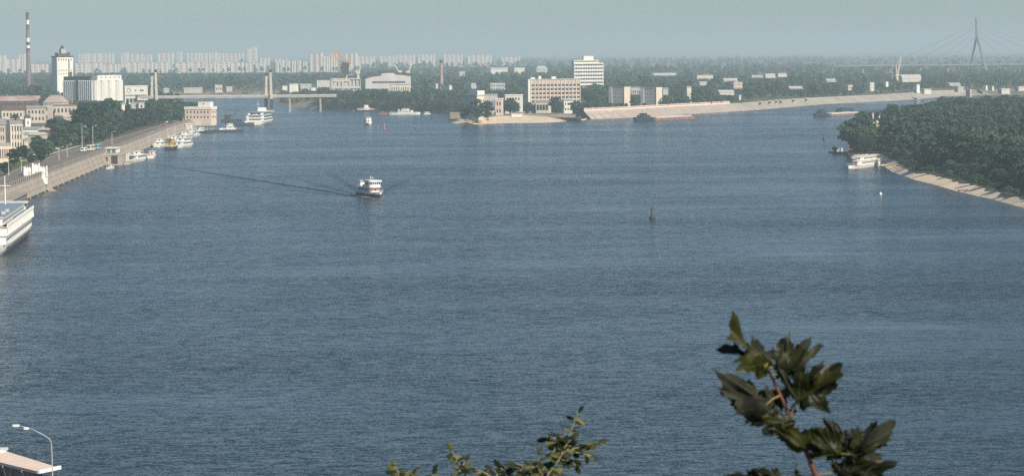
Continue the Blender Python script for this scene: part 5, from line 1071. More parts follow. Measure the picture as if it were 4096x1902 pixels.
# ------------------------------------------------------------------ road, park, vehicles
def sheet(name, pts, z, m, zz):
    r = [G(x, y, z) for x, y in pts]; return land(name, [(p.x, p.y) for p in r], zz, m)
road_in = [(-40, 735), (90, 668), (170, 640), (250, 612), (330, 592), (420, 566), (520, 538), (620, 508), (700, 482), (742, 470)]
rp = [G(x, y, LZ) for x, y in road_in]
edge = offset_left(top_pts[1:11], [-(-.35)] * 10)
ro = [(p.x - .6, p.y) for p in edge if p.y > 950 and p.y < 2470]
land('embankment_road', [(p.x, p.y) for p in rp] + ro[::-1], LZ + .06, mat('dusty_asphalt', (0.20, 0.165, 0.14), .9, .18, .05))
kb = MB()
for a, b_ in zip(rp[:-1], rp[1:]):
    d = (b_ - a).normalized(); n_ = Vector((-d.y, d.x, 0)) * .3
    kb.add([(a.x, a.y, LZ), (a.x + n_.x, a.y + n_.y, LZ), (b_.x + n_.x, b_.y + n_.y, LZ), (b_.x, b_.y, LZ)] + [(q.x, q.y, LZ + .2) for q in (a, a + n_, b_ + n_, b_)], [(0, 1, 2, 3), (4, 7, 6, 5), (0, 4, 5, 1), (1, 5, 6, 2), (2, 6, 7, 3), (3, 7, 4, 0)])
kb.build('road_kerb', M_CONC)['kind'] = 'structure'
sheet('park_lawn', [(-40, 700), (60, 665), (165, 636), (245, 609), (326, 589), (416, 562), (410, 545), (320, 560), (230, 588), (120, 612), (-40, 640)], LZ, mat('bright_lawn', (0.05, 0.13, 0.035), .9, .25, .08), LZ + .04)
sheet('park_path', [(150, 634), (330, 583), (330, 578), (140, 628)], LZ, M_PAVE, LZ + .08)
def car(label, x, y, body, rz=90, L=4.2, white_roof=False, name='parked_car'):
    p = G(x, y, LZ); t = thing(name, label, 'car', (p.x, p.y, LZ + .07), R(rz)); W = 1.65
    prof = [(-L / 2, .35), (-L / 2 + .05, .85), (-L * .32, .95), (-L * .22, 1.42), (L * .14, 1.42), (L * .26, .95), (L * .46, .85), (L / 2, .55), (L / 2, .35)]
    n = len(prof); b = MB().add([(x_, -W / 2, z) for x_, z in prof] + [(x_, W / 2, z) for x_, z in prof], [tuple(range(n)), tuple(range(n, 2 * n))[::-1]] + [(i, i + n, (i + 1) % n + n, (i + 1) % n) for i in range(n)])
    b.build('body', body, t)
    for s in (-1, 1): MB().box(-L * .22, L * .15, s * (W / 2 + .01) - .01, s * (W / 2 + .01) + .01, .98, 1.34).build('side_window', M_WGLASS, t)
    MB().add([(L * .155, -.7, 1.40), (L * .155, .7, 1.40), (L * .27, .75, .97), (L * .27, -.75, .97)], [(0, 3, 2, 1)]).build('windscreen', M_WGLASS, t)
    for sx in (-.3, .3):
        for s in (-1, 1): MB().tube((L * sx, s * (W / 2 - .12), .32), (L * sx, s * (W / 2 + .03), .32), .32, n=10).build('wheel', M_DARK, t)
    for s in (-1, 1): MB().box(L / 2 - .06, L / 2 + .02, s * .62 - .15, s * .62 + .15, .6, .76).build('headlight', M_WHITE, t)
    return t
def bus(label, x, y, body, rz=90, L=9.5, H=3.0, name='parked_bus', cat='bus'):
    p = G(x, y, LZ); t = thing(name, label, cat, (p.x, p.y, LZ + .07), R(rz)); W = 2.5
    MB().prism(rounded(-L / 2, L / 2, W / 2, .4, .3), .45, H).build('body', body, t)
    for s in (-1, 1):
        for k in range(int(L / 1.5)): piece('window', M_WGLASS, t, (-L / 2 + .9 + k * 1.5, s * (W / 2 + .01), H * .68), (1.1, .06, H * .28))
        for sx in (-.32, .32): MB().tube((L * sx, s * (W / 2 - .3), .48), (L * sx, s * (W / 2 + .02), .48), .48, n=10).build('wheel', M_DARK, t)
    for s in (-1, 1): piece('end_window', M_WGLASS, t, (s * (L / 2 + .01), 0, H * .68), (.06, W * .75, H * .3))
    return t
car('pinkish-red car parked by the park lawn', 290, 585, mat('faded_red_car', (.42, .15, .12), .4), 80); car('cream car parked under the park trees', 192, 614, mat('cream_car', (.6, .52, .38), .4), 60)
car('dark car on the road behind the white stair pavilion', 118, 640, M_DARK, 85); car('pale yellow car standing at the lawn edge near the picture edge', 80, 648, M_YELLOW, 70); car('grey car standing among the park trees', 232, 600, M_GREYP, 70); car('small red car far along the embankment road', 655, 503, M_RED, 88)
bus('white and blue van parked where the park lawn ends', 335, 607, M_WHITE, 80, 5.2, 2.3, 'parked_van', 'van'); bus('cream double-height coach parked beside the lawn end', 364, 604, M_CREAM, 82, 9, 3.4); bus('pale blue bus parked past the cream coach', 392, 598, mat('pale_blue', (.30, .40, .50), .4), 84, 9, 3.0)
bus('white minibus far along the embankment road', 668, 492, M_WHITE, 88, 6.5, 2.5, 'parked_van', 'van')
def lamp(label, x, ytop, ybase):
    p = G(x, ybase, LZ); h = V(x, ytop, p.y).z - LZ; t = thing('park_lamp', label, 'street lamp', (p.x, p.y, LZ), 0, 'concrete lamp posts along the embankment road')
    MB().tube((0, 0, -.3), (0, 0, h), .20, .12, 6).build('pole', M_LIGHTROOF, t); MB().tube((0, 0, h), (1.8, 0, h + .4), .07, n=4).build('arm', M_LIGHTROOF, t); MB().box(1.4, 2.6, -.2, .2, h + .34, h + .52).build('lamp_head', M_WHITE, t)
for x, a, b_, lb in ((35, 640, 702, 'lamp post standing over the park nearest the picture edge'), (86, 645, 700, 'lamp post just before the white stair pavilion'), (236, 590, 640, 'lamp post at the near end of the bright lawn'), (269, 580, 628, 'lamp post in the middle of the bright lawn'),
                     (329, 508, 594, 'tall lamp post against the dark park trees beside the van'), (372, 504, 588, 'lamp post against the park trees by the coach'), (448, 528, 578, 'lamp post by the tall trees before the boat landing'), (597, 530, 570, 'short lamp post on the road edge above the end-on boat')): lamp(lb, x, a, b_)
t = thing('bus_shelter', 'small white mushroom-roofed shelter on the park side of the road', 'shelter', G(141, 640, LZ)); MB().tube((0, 0, -.2), (0, 0, 2.6), .12).build('post', M_WHITE, t); MB().lathe([(1.9, 2.5), (1.7, 2.8), (.2, 3.2)], 10).build('roof', M_WHITE, t)
# cabins behind the far bank
k = 0
for x, y, m, lb in ((3040, 418, M_ORANGE, 'tiny orange beach cabin, first past the end of the red rail'), (3078, 415, M_PINKP, 'tiny pink beach cabin second past the red rail'), (3104, 413, M_CREAM, 'tiny cream beach cabin in the middle of the cabin row'), (3122, 412, M_ORANGE, 'tiny orange beach cabin in the middle of the cabin row'), (3172, 408, M_PINKP, 'tiny pink beach cabin near the end of the cabin row'), (3224, 405, M_CREAM, 'tiny cream beach cabin ending the cabin row')):
    building('beach_cabin', lb, x - 5, x + 5, y - 8, y, m, 'gable', M_LIGHTROOF, rows=0, d=3, rot=10, yvis=y, rise=.8, cat='cabin', door=True, group='cabins on the far bank')
# ------------------------------------------------------------------ trees
NR = np.random.RandomState(11)
def crown_pts(H, R_, n, leaf, base=0.22, kind='round', rs=None, lumps=9, core=True):
    """leaf clump quads spread over lumpy masses; returns (4n,3) verts"""
    rs = rs or NR
    z0 = H * base; ch = H - z0; cs = []
    if kind == 'poplar':
        for k in range(lumps):
            t = (k + .5) / lumps; cs.append((rs.uniform(-.1, .1) * R_, rs.uniform(-.1, .1) * R_, z0 + ch * t * .94, R_ * (.55 + .6 * math.sin(math.pi * min(1, t * 1.05 + .05)) ** .7) * (1 - .45 * t)))
    else:
        for k in range(lumps):
            a = k * 2.4 + rs.uniform(-.4, .4); t = (k + .5) / lumps; zz = z0 + ch * (.14 + .70 * t); rr = R_ * (.72 * math.sin(math.pi * (.16 + .70 * t))) * rs.uniform(.75, 1.1)
            cs.append((rr * math.cos(a), rr * math.sin(a), zz, R_ * rs.uniform(.36, .56)))
        cs.append((0, 0, z0 + ch * .5, R_ * .66)); cs.append((rs.uniform(-.2, .2) * R_, rs.uniform(-.2, .2) * R_, z0 + ch * .82, R_ * .42))
    cs = np.array(cs); pr = cs[:, 3] ** 2; pr /= pr.sum(); idx = rs.choice(len(cs), n, p=pr)
    u = rs.normal(size=(n, 3)); u /= np.linalg.norm(u, axis=1)[:, None]; u[:, 2] = np.where(u[:, 2] < -.3, -u[:, 2], u[:, 2])
    sq = np.array([1, 1, .85 if kind != 'poplar' else 1.6])
    c = cs[idx, :3] + u * cs[idx, 3][:, None] * sq * rs.uniform(.78, 1.08, (n, 1))
    nrm = u + rs.normal(scale=.55, size=(n, 3)); nrm /= np.linalg.norm(nrm, axis=1)[:, None]
    t1 = np.cross(nrm, rs.normal(size=(n, 3))); t1 /= np.linalg.norm(t1, axis=1)[:, None]; t2 = np.cross(nrm, t1)
    s = leaf * rs.uniform(.6, 1.25, (n, 1)); s2 = s * rs.uniform(.55, 1.0, (n, 1))
    v = np.stack([c - t1 * s - t2 * s2 * .4, c + t1 * s * .2 - t2 * s2, c + t1 * s + t2 * s2 * .3, c - t1 * s * .1 + t2 * s2], axis=1)
    v[:, :, 2] = np.maximum(v[:, :, 2], H * base * .5)
    vs = v.reshape(-1, 3)
    if core:   # rough inner mass, so that no light leaks straight through
        cv = []
        oct_ = np.array([[1, 0, 0], [0, 1, 0], [-1, 0, 0], [0, -1, 0]])
        for cc in cs:
            r = cc[3] * .72; p = cc[:3]
            ring_ = p + oct_ * r; tp = p + np.array([0, 0, r * sq[2]]); bt = p - np.array([0, 0, r * .8])
            for i in range(4):
                a, b = ring_[i], ring_[(i + 1) % 4]; cv += [a, b, tp, (a + tp) / 2, b, a, bt, (b + bt) / 2]
        vs = np.concatenate([vs, np.array(cv)])
    return vs
def quads(vs): return np.arange(len(vs)).reshape(-1, 4)
def tree_kit(H, R_, n, leaf, kind, m, base=.2, lumps=9):
    cm = mesh_np('crown', *(lambda v: (v, quads(v)))(crown_pts(H, R_, n, leaf, base, kind, lumps=lumps)), m=m)
    b = MB(); r = H * .018 + .08; b.path([(0, 0, -.5), (.1, 0, H * .2), (-.1, .15, H * .45), (.05, 0, H * .8)], r * 1.5, r * .3, 6)
    for k in range(4):
        a = k * 1.7; b.path([(0, 0, H * (.22 + .09 * k)), (math.cos(a) * R_ * .35, math.sin(a) * R_ * .35, H * (.38 + .09 * k)), (math.cos(a) * R_ * .6, math.sin(a) * R_ * .6, H * (.48 + .09 * k))], r * .6, r * .2, 4)
    tm = bpy.data.meshes.new('trunk'); tm.from_pydata(b.v, [], b.f); tm.materials.append(M_BARK)
    return (H, cm, tm)
KITS = [tree_kit(15, 5.6, 2600, .44, 'round', M_LEAF), tree_kit(15, 5.0, 2400, .44, 'round', M_LEAF, .12, 11), tree_kit(15, 6.2, 2800, .46, 'round', M_LEAF, .14, 12), tree_kit(15, 4.9, 2300, .44, 'round', M_LEAFD, .04, 9), tree_kit(15, 5.6, 2600, .42, 'round', M_LEAFD, .05, 14)]
POPL = [tree_kit(22, 2.6, 1300, .5, 'poplar', M_LEAFD, .08, 9), tree_kit(22, 3.0, 1300, .5, 'poplar', M_LEAFD, .06, 10)]
def tree(x, y, z, H, label, kind='round', group=None, name='leafy_tree', wide=1.0, k=None):
    H0, cm, tm = (KITS if kind == 'round' else POPL)[k if k is not None else NR.randint(5 if kind == 'round' else 2)]
    t = thing(name, label, 'tree', (x, y, z), NR.uniform(0, 6.28), group); s = H / H0 / 1.07; wide = wide * 1.07; t.scale = (s * wide, s * wide, s)
    link('crown', cm, t); link('trunk', tm, t); return t
# templates for masses of trees: (verts normalised to H=1)
def tmpl(n, leaf, kind='round', lumps=7): return crown_pts(15, 5.6 if kind == 'round' else 2.2, n, leaf, .08, kind, lumps=lumps, core=(n >= 100)) / 16.0
T_MID = [tmpl(240, .95) for _ in range(6)] + [tmpl(150, .95, 'poplar')]
T_FAR = [tmpl(62, 1.9, lumps=5) for _ in range(6)] + [tmpl(50, 1.3, 'poplar', 5)]
T_VFAR = [tmpl(22, 3.0, lumps=4) for _ in range(5)]
def mass(name, label, items, tm, m, cat='woodland'):
    out = []
    for (x, y, z, H, wd) in items:
        v = tm[NR.randint(len(tm))]; a = NR.uniform(0, 6.28); c, s = math.cos(a), math.sin(a)
        q = np.empty_like(v); q[:, 0] = (v[:, 0] * c - v[:, 1] * s) * H * wd + x; q[:, 1] = (v[:, 0] * s + v[:, 1] * c) * H * wd + y; q[:, 2] = v[:, 2] * H + z; out.append(q)
    if not out: return
    v = np.concatenate(out); o = link(name, mesh_np(name, v, quads(v), m)); return tag(o, label, cat, kind='stuff')
def clear(x, y, z, H, rad, minh=2.2):
    """largest height up to H that leaves the buildings behind in view, 0 when none fits"""
    for (fx, fy, fr_) in FOOT:
        if (x - fx) ** 2 + (y - fy) ** 2 < (fr_ + rad * .6) ** 2: return 0
    for (x0, x1, yt, yv, Yb_) in RECTS:
        if y >= Yb_: continue
        px, py = proj(x, y, z); s = F / y; pr = rad * s
        if px + pr * .8 > x0 and px - pr * .8 < x1:
            top = py - H * s
            if top < yv:
                H2 = (py - yv) / s
                if H2 < minh: return 0
                if H2 < H: H = H2; rad = min(rad, H * .4)
    return H
def inpoly(x, y, poly):
    c = False; n = len(poly)
    for i in range(n):
        (x1, y1), (x2, y2) = poly[i], poly[i - 1]
        if (y1 > y) != (y2 > y) and x < (x2 - x1) * (y - y1) / (y2 - y1) + x1: c = not c
    return c
def sdist(x, y, pts):
    return min(math.hypot(x - p[0], y - p[1]) for p in pts)
# --- island: the nearest trees one by one, the rest as one mass
isl_ring = [(p.x, p.y) for p in ih] + [(p.x, p.y) for p in ib]
def sdseg(x, y, a, b):
    dx, dy = b.x - a.x, b.y - a.y; t_ = max(0, min(1, ((x - a.x) * dx + (y - a.y) * dy) / (dx * dx + dy * dy))); return math.hypot(x - a.x - dx * t_, y - a.y - dy * t_)
cand = []
tries = 0
cell = {}
def spaced(x, y, d, cell):
    i, j = int(x // d), int(y // d)
    for a in (-1, 0, 1):
        for b in (-1, 0, 1):
            for (u, v) in cell.get((i + a, j + b), ()):
                if (u - x) ** 2 + (v - y) ** 2 < d * d: return False
    cell.setdefault((i, j), []).append((x, y)); return True
while tries < 26000:
    tries += 1
    y = NR.uniform(1050, 2600); x = NR.uniform(180, 560)
    if x / y > .19 or not inpoly(x, y, isl_ring): continue
    d = 9.2 if y < 1700 else 9.6
    if not spaced(x, y, d * NR.uniform(.85, 1.0) if False else d, cell): continue
    H = NR.choice([NR.uniform(8.5, 12), NR.uniform(12, 16), NR.uniform(15, 19.5)], p=[.2, .5, .3]) * 1.04
    # low willows along the beach edge
    fe = min(sdseg(x, y, ih[i], ih[i + 1]) for i in range(len(ih) - 1))
    if fe < 7 and y < 1480: H = NR.uniform(3.2, 4.6)
    elif fe < 17 and y < 1480: H = NR.uniform(5, 7.5)
    elif inpoly(x, y - 9, isl_ring) is False: H = NR.uniform(6, 10)
    H = clear(x, y, 2.2, H, 5)
    if H: cand.append((x, y, 2.2, H, NR.uniform(1.0, 1.4)))
cand.sort(key=lambda c: c[1]); ND = 120
near, rest = cand[:ND], cand[ND:]
bigs = [c for c in cand[ND:] if c[0] / c[1] < .123][:20]; rest = [c for c in rest if c not in bigs]
for c in near: tree(c[0], c[1], c[2], c[3], 'leafy green tree in the dense wood covering the island', group='trees of the island wood', wide=c[4] * 1.3)
for c in bigs: tree(c[0], c[1], c[2], c[3], 'tree at the pointed water end of the island wood', group='trees at the island tip', wide=c[4] * 1.05)
p = G(3412, 606, 2.2); tree(p.x + 3, p.y + 10, 2.2, 16, 'dark pointed tree at the very tip of the island', wide=.75, k=3)
mass('island_woods', 'dense green woodland covering the rest of the island behind its first trees', rest, T_MID, M_LEAF)
for k, (dx, H, lb) in enumerate(((-1.2, 3.6, 'larger dark bush growing on the tiny wreck'), (1.8, 2.4, 'smaller dark bush growing on the tiny wreck'))): tree(WRECK[0] + dx, WRECK[1], .6, H, lb, name='bush', wide=1.3, k=3)
# --- the city bank
LAB = 'tree in the dark park belt between the old town and the embankment road'
park = [(170, 640), (250, 605), (330, 582), (420, 560), (520, 530), (620, 500), (700, 476), (738, 462), (735, 440), (640, 425), (560, 440), (480, 455), (400, 460), (330, 480), (280, 520), (200, 575), (110, 600)]
pr = [G(x, y, LZ) for x, y in park]; pr = [(p.x, p.y) for p in pr]; pc = []
cell = {}; tries = 0
while tries < 6000:
    tries += 1; x = NR.uniform(-330, -190); y = NR.uniform(1450, 2800)
    if not inpoly(x, y, pr) or not spaced(x, y, 9.5, cell): continue
    px, py = proj(x, y, LZ); H = NR.uniform(10, 15)
    if 300 < px < 520 and y > 1750: H = NR.uniform(15, 20)
    H = clear(x, y, LZ, H, 5)
    if H: pc.append((x, y, LZ, H))
pc.sort(key=lambda c: c[1])
for c in pc[:55]: tree(*c, LAB, group='trees of the park belt', wide=NR.uniform(.9, 1.2), k=NR.choice([3, 4, 0, 1]))
mass('park_woods', 'remaining trees of the park belt merging into one dark mass', [(*c, 1.1) for c in pc[55:]], T_MID, M_LEAFD)
for x, yb, yt, lb, kd, wd in ((358, 560, 398, 'broad tall dark tree standing before the shaded silo front', 'round', 1.0), (446, 545, 378, 'tallest round-topped tree rising before the bright silo end', 'round', .8), (512, 520, 392, 'narrow dark poplar before the factory annex', 'poplar', 1.2), (375, 575, 420, 'dark poplar near the cream coach', 'poplar', 1.2), (412, 565, 430, 'second dark poplar near the cream coach', 'poplar', 1.3), (336, 575, 402, 'left shoulder tree of the tall clump before the silo', 'round', .8),
                          (565, 500, 432, 'tree at the shore beside the first bridge masts', 'round', 1.0), (640, 500, 420, 'rounded tree by the bay shore under the bridge deck', 'round', 1.1), (690, 480, 408, 'large rounded tree before the pink port office', 'round', 1.2), (605, 505, 425, 'dense tree right below the first bridge masts', 'round', 1.1), (225, 560, 456, 'large bushy tree in front of the beige old-town house', 'round', 1.2), (262, 548, 470, 'bushy tree just behind the pale garage', 'round', 1.0),
                          (150, 600, 535, 'low tree under the long pale lean-to roof', 'round', 1.2), (58, 665, 585, 'tree covering the corner of the cream four-storey house', 'round', 1.2), (90, 640, 575, 'tree behind the kiosk hut', 'round', 1.2), (20, 700, 640, 'tree in the park by the picture edge', 'round', 1.3), (60, 490, 452, 'dark bush clump between the cream old house and the corner house', 'round', 1.6), (206, 470, 436, 'small tree before the tall ochre house end', 'round', 1.2), (290, 470, 438, 'small tree at the end of the beige long house', 'round', 1.2),
                          (130, 655, 612, 'small tree behind the white stair pavilion', 'round', 1.4), (165, 650, 590, 'small tree standing at the near end of the lawn', 'round', 1.2), (470, 545, 440, 'tree between the tall round tree and the poplar', 'round', 1.1)):
    g = G(x, yb, LZ); H = V(x, yt, g.y).z - LZ; tree(g.x, g.y, LZ, H, lb, kd, name='poplar_tree' if kd == 'poplar' else 'leafy_tree', wide=wd, k=None if kd == 'poplar' else NR.choice([3, 4]))
# --- the sandy point
for x, yb, yt, wd, lb in ((1862, 481, 400, .8, 'first of the large dark trees on the sandy point, nearest its tip'), (1910, 482, 384, 1.0, 'largest dark tree mass on the sandy point before the shaded house'), (1952, 480, 392, .9, 'dark tree on the sandy point just before the pink house'), (2040, 458, 386, 1.15, 'round tree in front of the white flat-topped house'), (2062, 460, 400, .8, 'smaller tree leaning on the round one by the white house'), (2012, 457, 425, 1.0, 'low bushy tree at the foot of the pink house'),
                       (2222, 456, 378, 1.15, 'round dark tree in front of the big office slab'), (2232, 458, 396, 1.0, 'lower tree under the round one by the office slab'), (2110, 456, 430, 1.5, 'low bush row left of the entrance annex'), (2135, 457, 433, 1.4, 'low bush right beside the entrance annex'), (2304, 458, 398, 1.5, 'wide tree at the corner of the office slab'), (2340, 456, 402, 1.4, 'tree past the corner of the office slab'), (2312, 472, 452, 1.5, 'bush on the bank where the point meets the rail'), (2340, 474, 458, 1.5, 'bush at the water edge where the point ends')):
    g = G(x, yb, 3.2); H = V(x, yt, g.y).z - 3.2; H = max(H, 3); tree(g.x, g.y, 3.1, H, lb, name='leafy_tree' if H > 8 else 'bush', wide=wd, k=NR.choice([3, 4]))
# --- north bank
shp = [(p.x, p.y) for p in top_pts]; landring = [(p.x, p.y) for p in top_pts] + [(30000, 3900), (30000, 60000), (-30000, 60000), (-30000, 395)]
def density(x, y): return math.sin(x * .011 + 1.3 * math.sin(y * .0045)) + math.sin(y * .0071 + 1.7 * math.sin(x * .0062))
pen_ring = [(p.x, p.y) for p in [G(1775, 480), G(2360, 470), G(2350, 430), G(1840, 425)]]
M, Fa, VF = [], [], []; SB = []
cell = {}; shore_seg = [(top_pts[i], top_pts[i + 1]) for i in range(12, 41)]
def fill(n, y0, y1, d, dst, hmin, hmax, thr):
    cell = {}
    for _ in range(n):
        y = math.sqrt(NR.uniform(y0 * y0, y1 * y1)); px = NR.uniform(-60, 4160); x = (px - CX) / F * y
        if not spaced(x, y, d, cell): continue
        if density(x, y) < thr: continue
        if y < 4600:
            if not inpoly(x, y, landring): continue
        if inpoly(x, y, pen_ring): continue
        if px < 560 and y < 2900: continue
        H = NR.uniform(hmin, hmax); pop = NR.rand() < .12
        if pop: H *= 1.25
        if px > 3300: H *= .8
        H = clear(x, y, LZ, H, H * .33)
        if H: dst.append((x, y, LZ - .3, H, 1.0))
fill(26000, 2250, 3400, 10.5, M, 9, 17, -1.5)
fill(34000, 3400, 5200, 17, Fa, 10, 18, -1.25)
fill(16000, 5200, 8200, 38, VF, 12, 19, -1.1)
fill(9000, 8900, 15000, 75, VF, 14, 22, -1.2)
M.sort(key=lambda c: c[1] - 0.0)
# bushes and low trees growing down the natural banks
for i in list(range(12, 31)) + [40, 41]:
    a, b, c, d = shore_pts[i], shore_pts[i + 1], top_pts[i + 1], top_pts[i]; L = (b - a).length
    if i in (30,): continue
    dens = 3.0 if i >= 24 else 9.0
    for k in range(int(L / dens)):
        u = NR.rand(); t_ = NR.uniform(.15, 1.0) if i >= 24 else NR.uniform(.35, 1.0); p = a.lerp(b, u).lerp(d.lerp(c, u), t_); H = NR.uniform(4, 9) if i >= 24 else NR.uniform(2, 4.5)
        H = clear(p.x, p.y, LZ * t_, H, H * .3, 1.5)
        if H and proj(p.x, p.y, 0)[0] < 2320: SB.append((p.x, p.y, LZ * t_ - .6, H, 1.25))
# the trees standing right at the shore or the rail are built one by one
front = []
for c in M:
    dd = min(abs((q - p).cross(Vector((c[0], c[1], 0)) - p).z) / (q - p).length if 0 <= (Vector((c[0], c[1], 0)) - p).dot(q - p) / (q - p).length_squared <= 1 else 1e9 for p, q in shore_seg)
    if dd < 26 and c[3] > 7: front.append(c)
front = front if len(front) <= 65 else [front[i] for i in sorted(NR.choice(len(front), 65, replace=False))]
fs_ = set(front); M = [c for c in M if c not in fs_]
for c in front:
    px = proj(c[0], c[1], 0)[0]
    lb, gr = ('tree on the wooded shore between the bridge and the sandy point', 'trees of the wooded shore') if px < 1800 else (('tree in the row behind the red-panelled rail', 'trees behind the red rail') if px < 3000 else ('tree in the row above the far sandy bank', 'trees above the sandy bank'))
    tree(c[0], c[1], c[2], c[3], lb, group=gr, wide=1.0)
mass('bank_woods', 'dark leafy woods covering the north bank close to the water', M, T_MID, M_LEAFD)
mass('shore_undergrowth', 'dark bushes overhanging the water along the wooded shore', SB, T_MID, M_LEAFD)
mass('plain_woods', 'hazy woods spreading over the plain behind the north bank', Fa, T_FAR, M_LEAFD)
mass('far_woods', 'faint blue woods stretching to the skyline of the plain', VF, T_VFAR, M_LEAFD)
print('TREES', len(cand), len(pc), len(M), len(front), len(Fa), len(VF))
# ------------------------------------------------------------------ branches close to the camera
def leafmat(name, col, col2, rough=.45, tr=.25):
    m = mat(name, col, rough, .2, 14.0, col2=col2); n = m.node_tree.nodes; l = m.node_tree.links; b = n['Principled BSDF']; b.inputs['Specular IOR Level'].default_value = .3
    t = n.new('ShaderNodeBsdfTranslucent'); t.inputs[0].default_value = (col2[0] * 1.8, col2[1] * 1.9, col2[2], 1); mx = n.new('ShaderNodeMixShader'); mx.inputs[0].default_value = tr
    l.new(b.outputs[0], mx.inputs[1]); l.new(t.outputs[0], mx.inputs[2]); l.new(mx.outputs[0], n['Material Output'].inputs[0])
    tc = n.new('ShaderNodeTexNoise'); tc.inputs['Scale'].default_value = 60; bp = n.new('ShaderNodeBump'); bp.inputs['Strength'].default_value = .35; bp.inputs['Distance'].default_value = .004
    g = n.new('ShaderNodeNewGeometry'); l.new(g.outputs['Position'], tc.inputs[0]); l.new(tc.outputs[0], bp.inputs['Height']); l.new(bp.outputs[0], b.inputs['Normal']); return m
LM = [leafmat('maple_leaf_dark', (.008, .010, .004), (.020, .024, .009)), leafmat('maple_leaf_green', (.012, .016, .004), (.034, .038, .009)), leafmat('maple_leaf_dusty', (.012, .015, .009), (.040, .043, .028), .85, .1), leafmat('maple_leaf_olive', (.024, .028, .006), (.055, .058, .012), .5, .35)]  # the greyish leaf has its sheen painted into the colour
HALF = [(0, 0), (.05, -.05), (.17, -.10), (.33, -.10), (.27, .0), (.31, .07), (.44, .10), (.62, .26), (.50, .30), (.52, .38), (.38, .36), (.27, .37), (.29, .46), (.36, .58), (.30, .60), (.33, .72), (.22, .70), (.17, .76), (.12, .88), (0, 1.0)]
def maple_mesh(seed, fold=.35, droop=.3, wav=.10):
    r = random.Random(seed); out = [(x * r.uniform(.8, 1.12), y + r.uniform(-.03, .03)) for x, y in HALF[1:-1]]; out2 = [(-x * r.uniform(.78, 1.1), y + r.uniform(-.035, .035)) for x, y in HALF[1:-1]]
    o = [(0, 0)] + out + [(0, 1.0)] + out2[::-1]
    # subdivide the margin
    pts = []
    for i in range(len(o)):
        a, b = o[i], o[(i + 1) % len(o)]; pts.append(a); pts.append(((a[0] + b[0]) / 2 * r.uniform(.93, 1.02), (a[1] + b[1]) / 2 + r.uniform(-.01, .01)))
    vs = []; fs = []; K = 5; n = len(pts)
    def zf(x, y): return -fold * abs(x) * (1 + .3 * y) - droop * y * y + wav * math.sin(9 * x + seed) * math.cos(7 * y) + .02 * math.cos(30 * math.atan2(x, y + .1))* min(1, 3 * math.hypot(x, y))
    vs.append((0, .22, zf(0, .22)))
    for k in range(1, K + 1):
        for (x, y) in pts:
            t = k / K; xx, yy = x * t, .22 + (y - .22) * t; vs.append((xx, yy, zf(xx, yy)))
    for i in range(n):
        j = (i + 1) % n; fs.append((0, 1 + i, 1 + j))
        for k in range(1, K): a = 1 + (k - 1) * n; c = 1 + k * n; fs.append((a + i, c + i, c + j, a + j))
    return vs, fs
br = thing('maple_branch', 'upright maple shoot with reddish stem and large dark lobed leaves in front of the river', 'branch', V(3300, 2500, 7.2))
bo = br.location.copy(); YM = 7.2
M_STEM = mat('red_maple_stem', (.13, .040, .022), .6, .3, 30)
st = [(3330, 2000, 0), (3262, 1900, 0), (3228, 1810, 0), (3182, 1738, .01), (3166, 1690, .01), (3135, 1610, .02), (3105, 1545, .03), (3085, 1500, .03), (3062, 1462, .03)]
P = [V(x, y, YM + dy) - bo for x, y, dy in st]; gz_ = 58.2 - (YM - 2) * .305
MB().path([Vector((.15, .05, gz_ - bo.z - .2)), Vector((.12, .04, (gz_ - bo.z) * .5))] + P, .0085, .0030, 8).build('stem', M_STEM, br, smooth=True)
def mleaf(bx, by, tx, ty, y0, dy, wf, roll, m, seed, fold=.35, droop=.3, pet=None):
    A = V(bx, by, YM + y0); T = V(tx, ty, YM + y0 + dy); ya = (T - A); L = ya.length; ya.normalize(); z = Vector((0, -1, 0)); xa = ya.cross(z).normalized(); za = xa.cross(ya)
    R_ = Matrix.Rotation(R(roll), 3, ya); xa = R_ @ xa; za = R_ @ za
    vs, fs = maple_mesh(seed, fold, droop); b = MB().add([(A - bo) + xa * (x * L * wf) + ya * (y * L) + za * (zz * L) for x, y, zz in vs], fs)
    o = b.build('leaf', LM[m], br, smooth=True)
    # veins as raised ribs
    v = MB()
    for (ex, ey) in ((0, .97), (.56, .26), (-.56, .26), (.28, -.07), (-.28, -.07)):
        q = []
        for k in range(6):
            t = k / 5; x_, y_ = ex * t, ey * t; z_ = -fold * abs(x_) * (1 + .3 * y_) - droop * y_ * y_ + .05 * math.sin(9 * x_ + seed) * math.cos(7 * y_); q.append((A - bo) + xa * (x_ * L * wf) + ya * (y_ * L) + za * (z_ * L + .0016))
        v.path(q, .0011, .0004, 4)
    v.build('vein', M_VEIN, o)
    if pet: C = V(pet[0], pet[1], YM + .01) - bo; MB().path([C, (C + A - bo) / 2 + Vector((0, 0, .004)), A - bo], .0022, .0014, 5).build('petiole', M_STEMY, br)
M_VEIN = mat('leaf_vein', (.045, .05, .02), .6, .1, 10); M_STEMY = mat('petiole_olive', (.26, .20, .06), .6, .2, 20)
mleaf(3072, 1452, 2893, 1262, .02, -.03, .42, 58, 3, 1, .5, -.1, (3064, 1464))
mleaf(3052, 1462, 2858, 1398, .03, .02, .45, -50, 2, 2, .6, .1, (3060, 1466))
mleaf(3128, 1462, 3172, 1322, .05, .02, .75, 18, 0, 3, .3, .2, (3070, 1474))
mleaf(3140, 1470, 3236, 1330, .04, .02, .62, -30, 2, 4, .4, .2)
mleaf(3155, 1480, 3232, 1385, .03, .01, .55, 24, 0, 41, .4, .2)
mleaf(3110, 1500, 3308, 1428, .01, -.03, .50, 40, 1, 5, .5, .25, (3090, 1500))
mleaf(3196, 1590, 3345, 1462, .0, -.05, .95, -18, 0, 6, .25, .35, (3160, 1665))
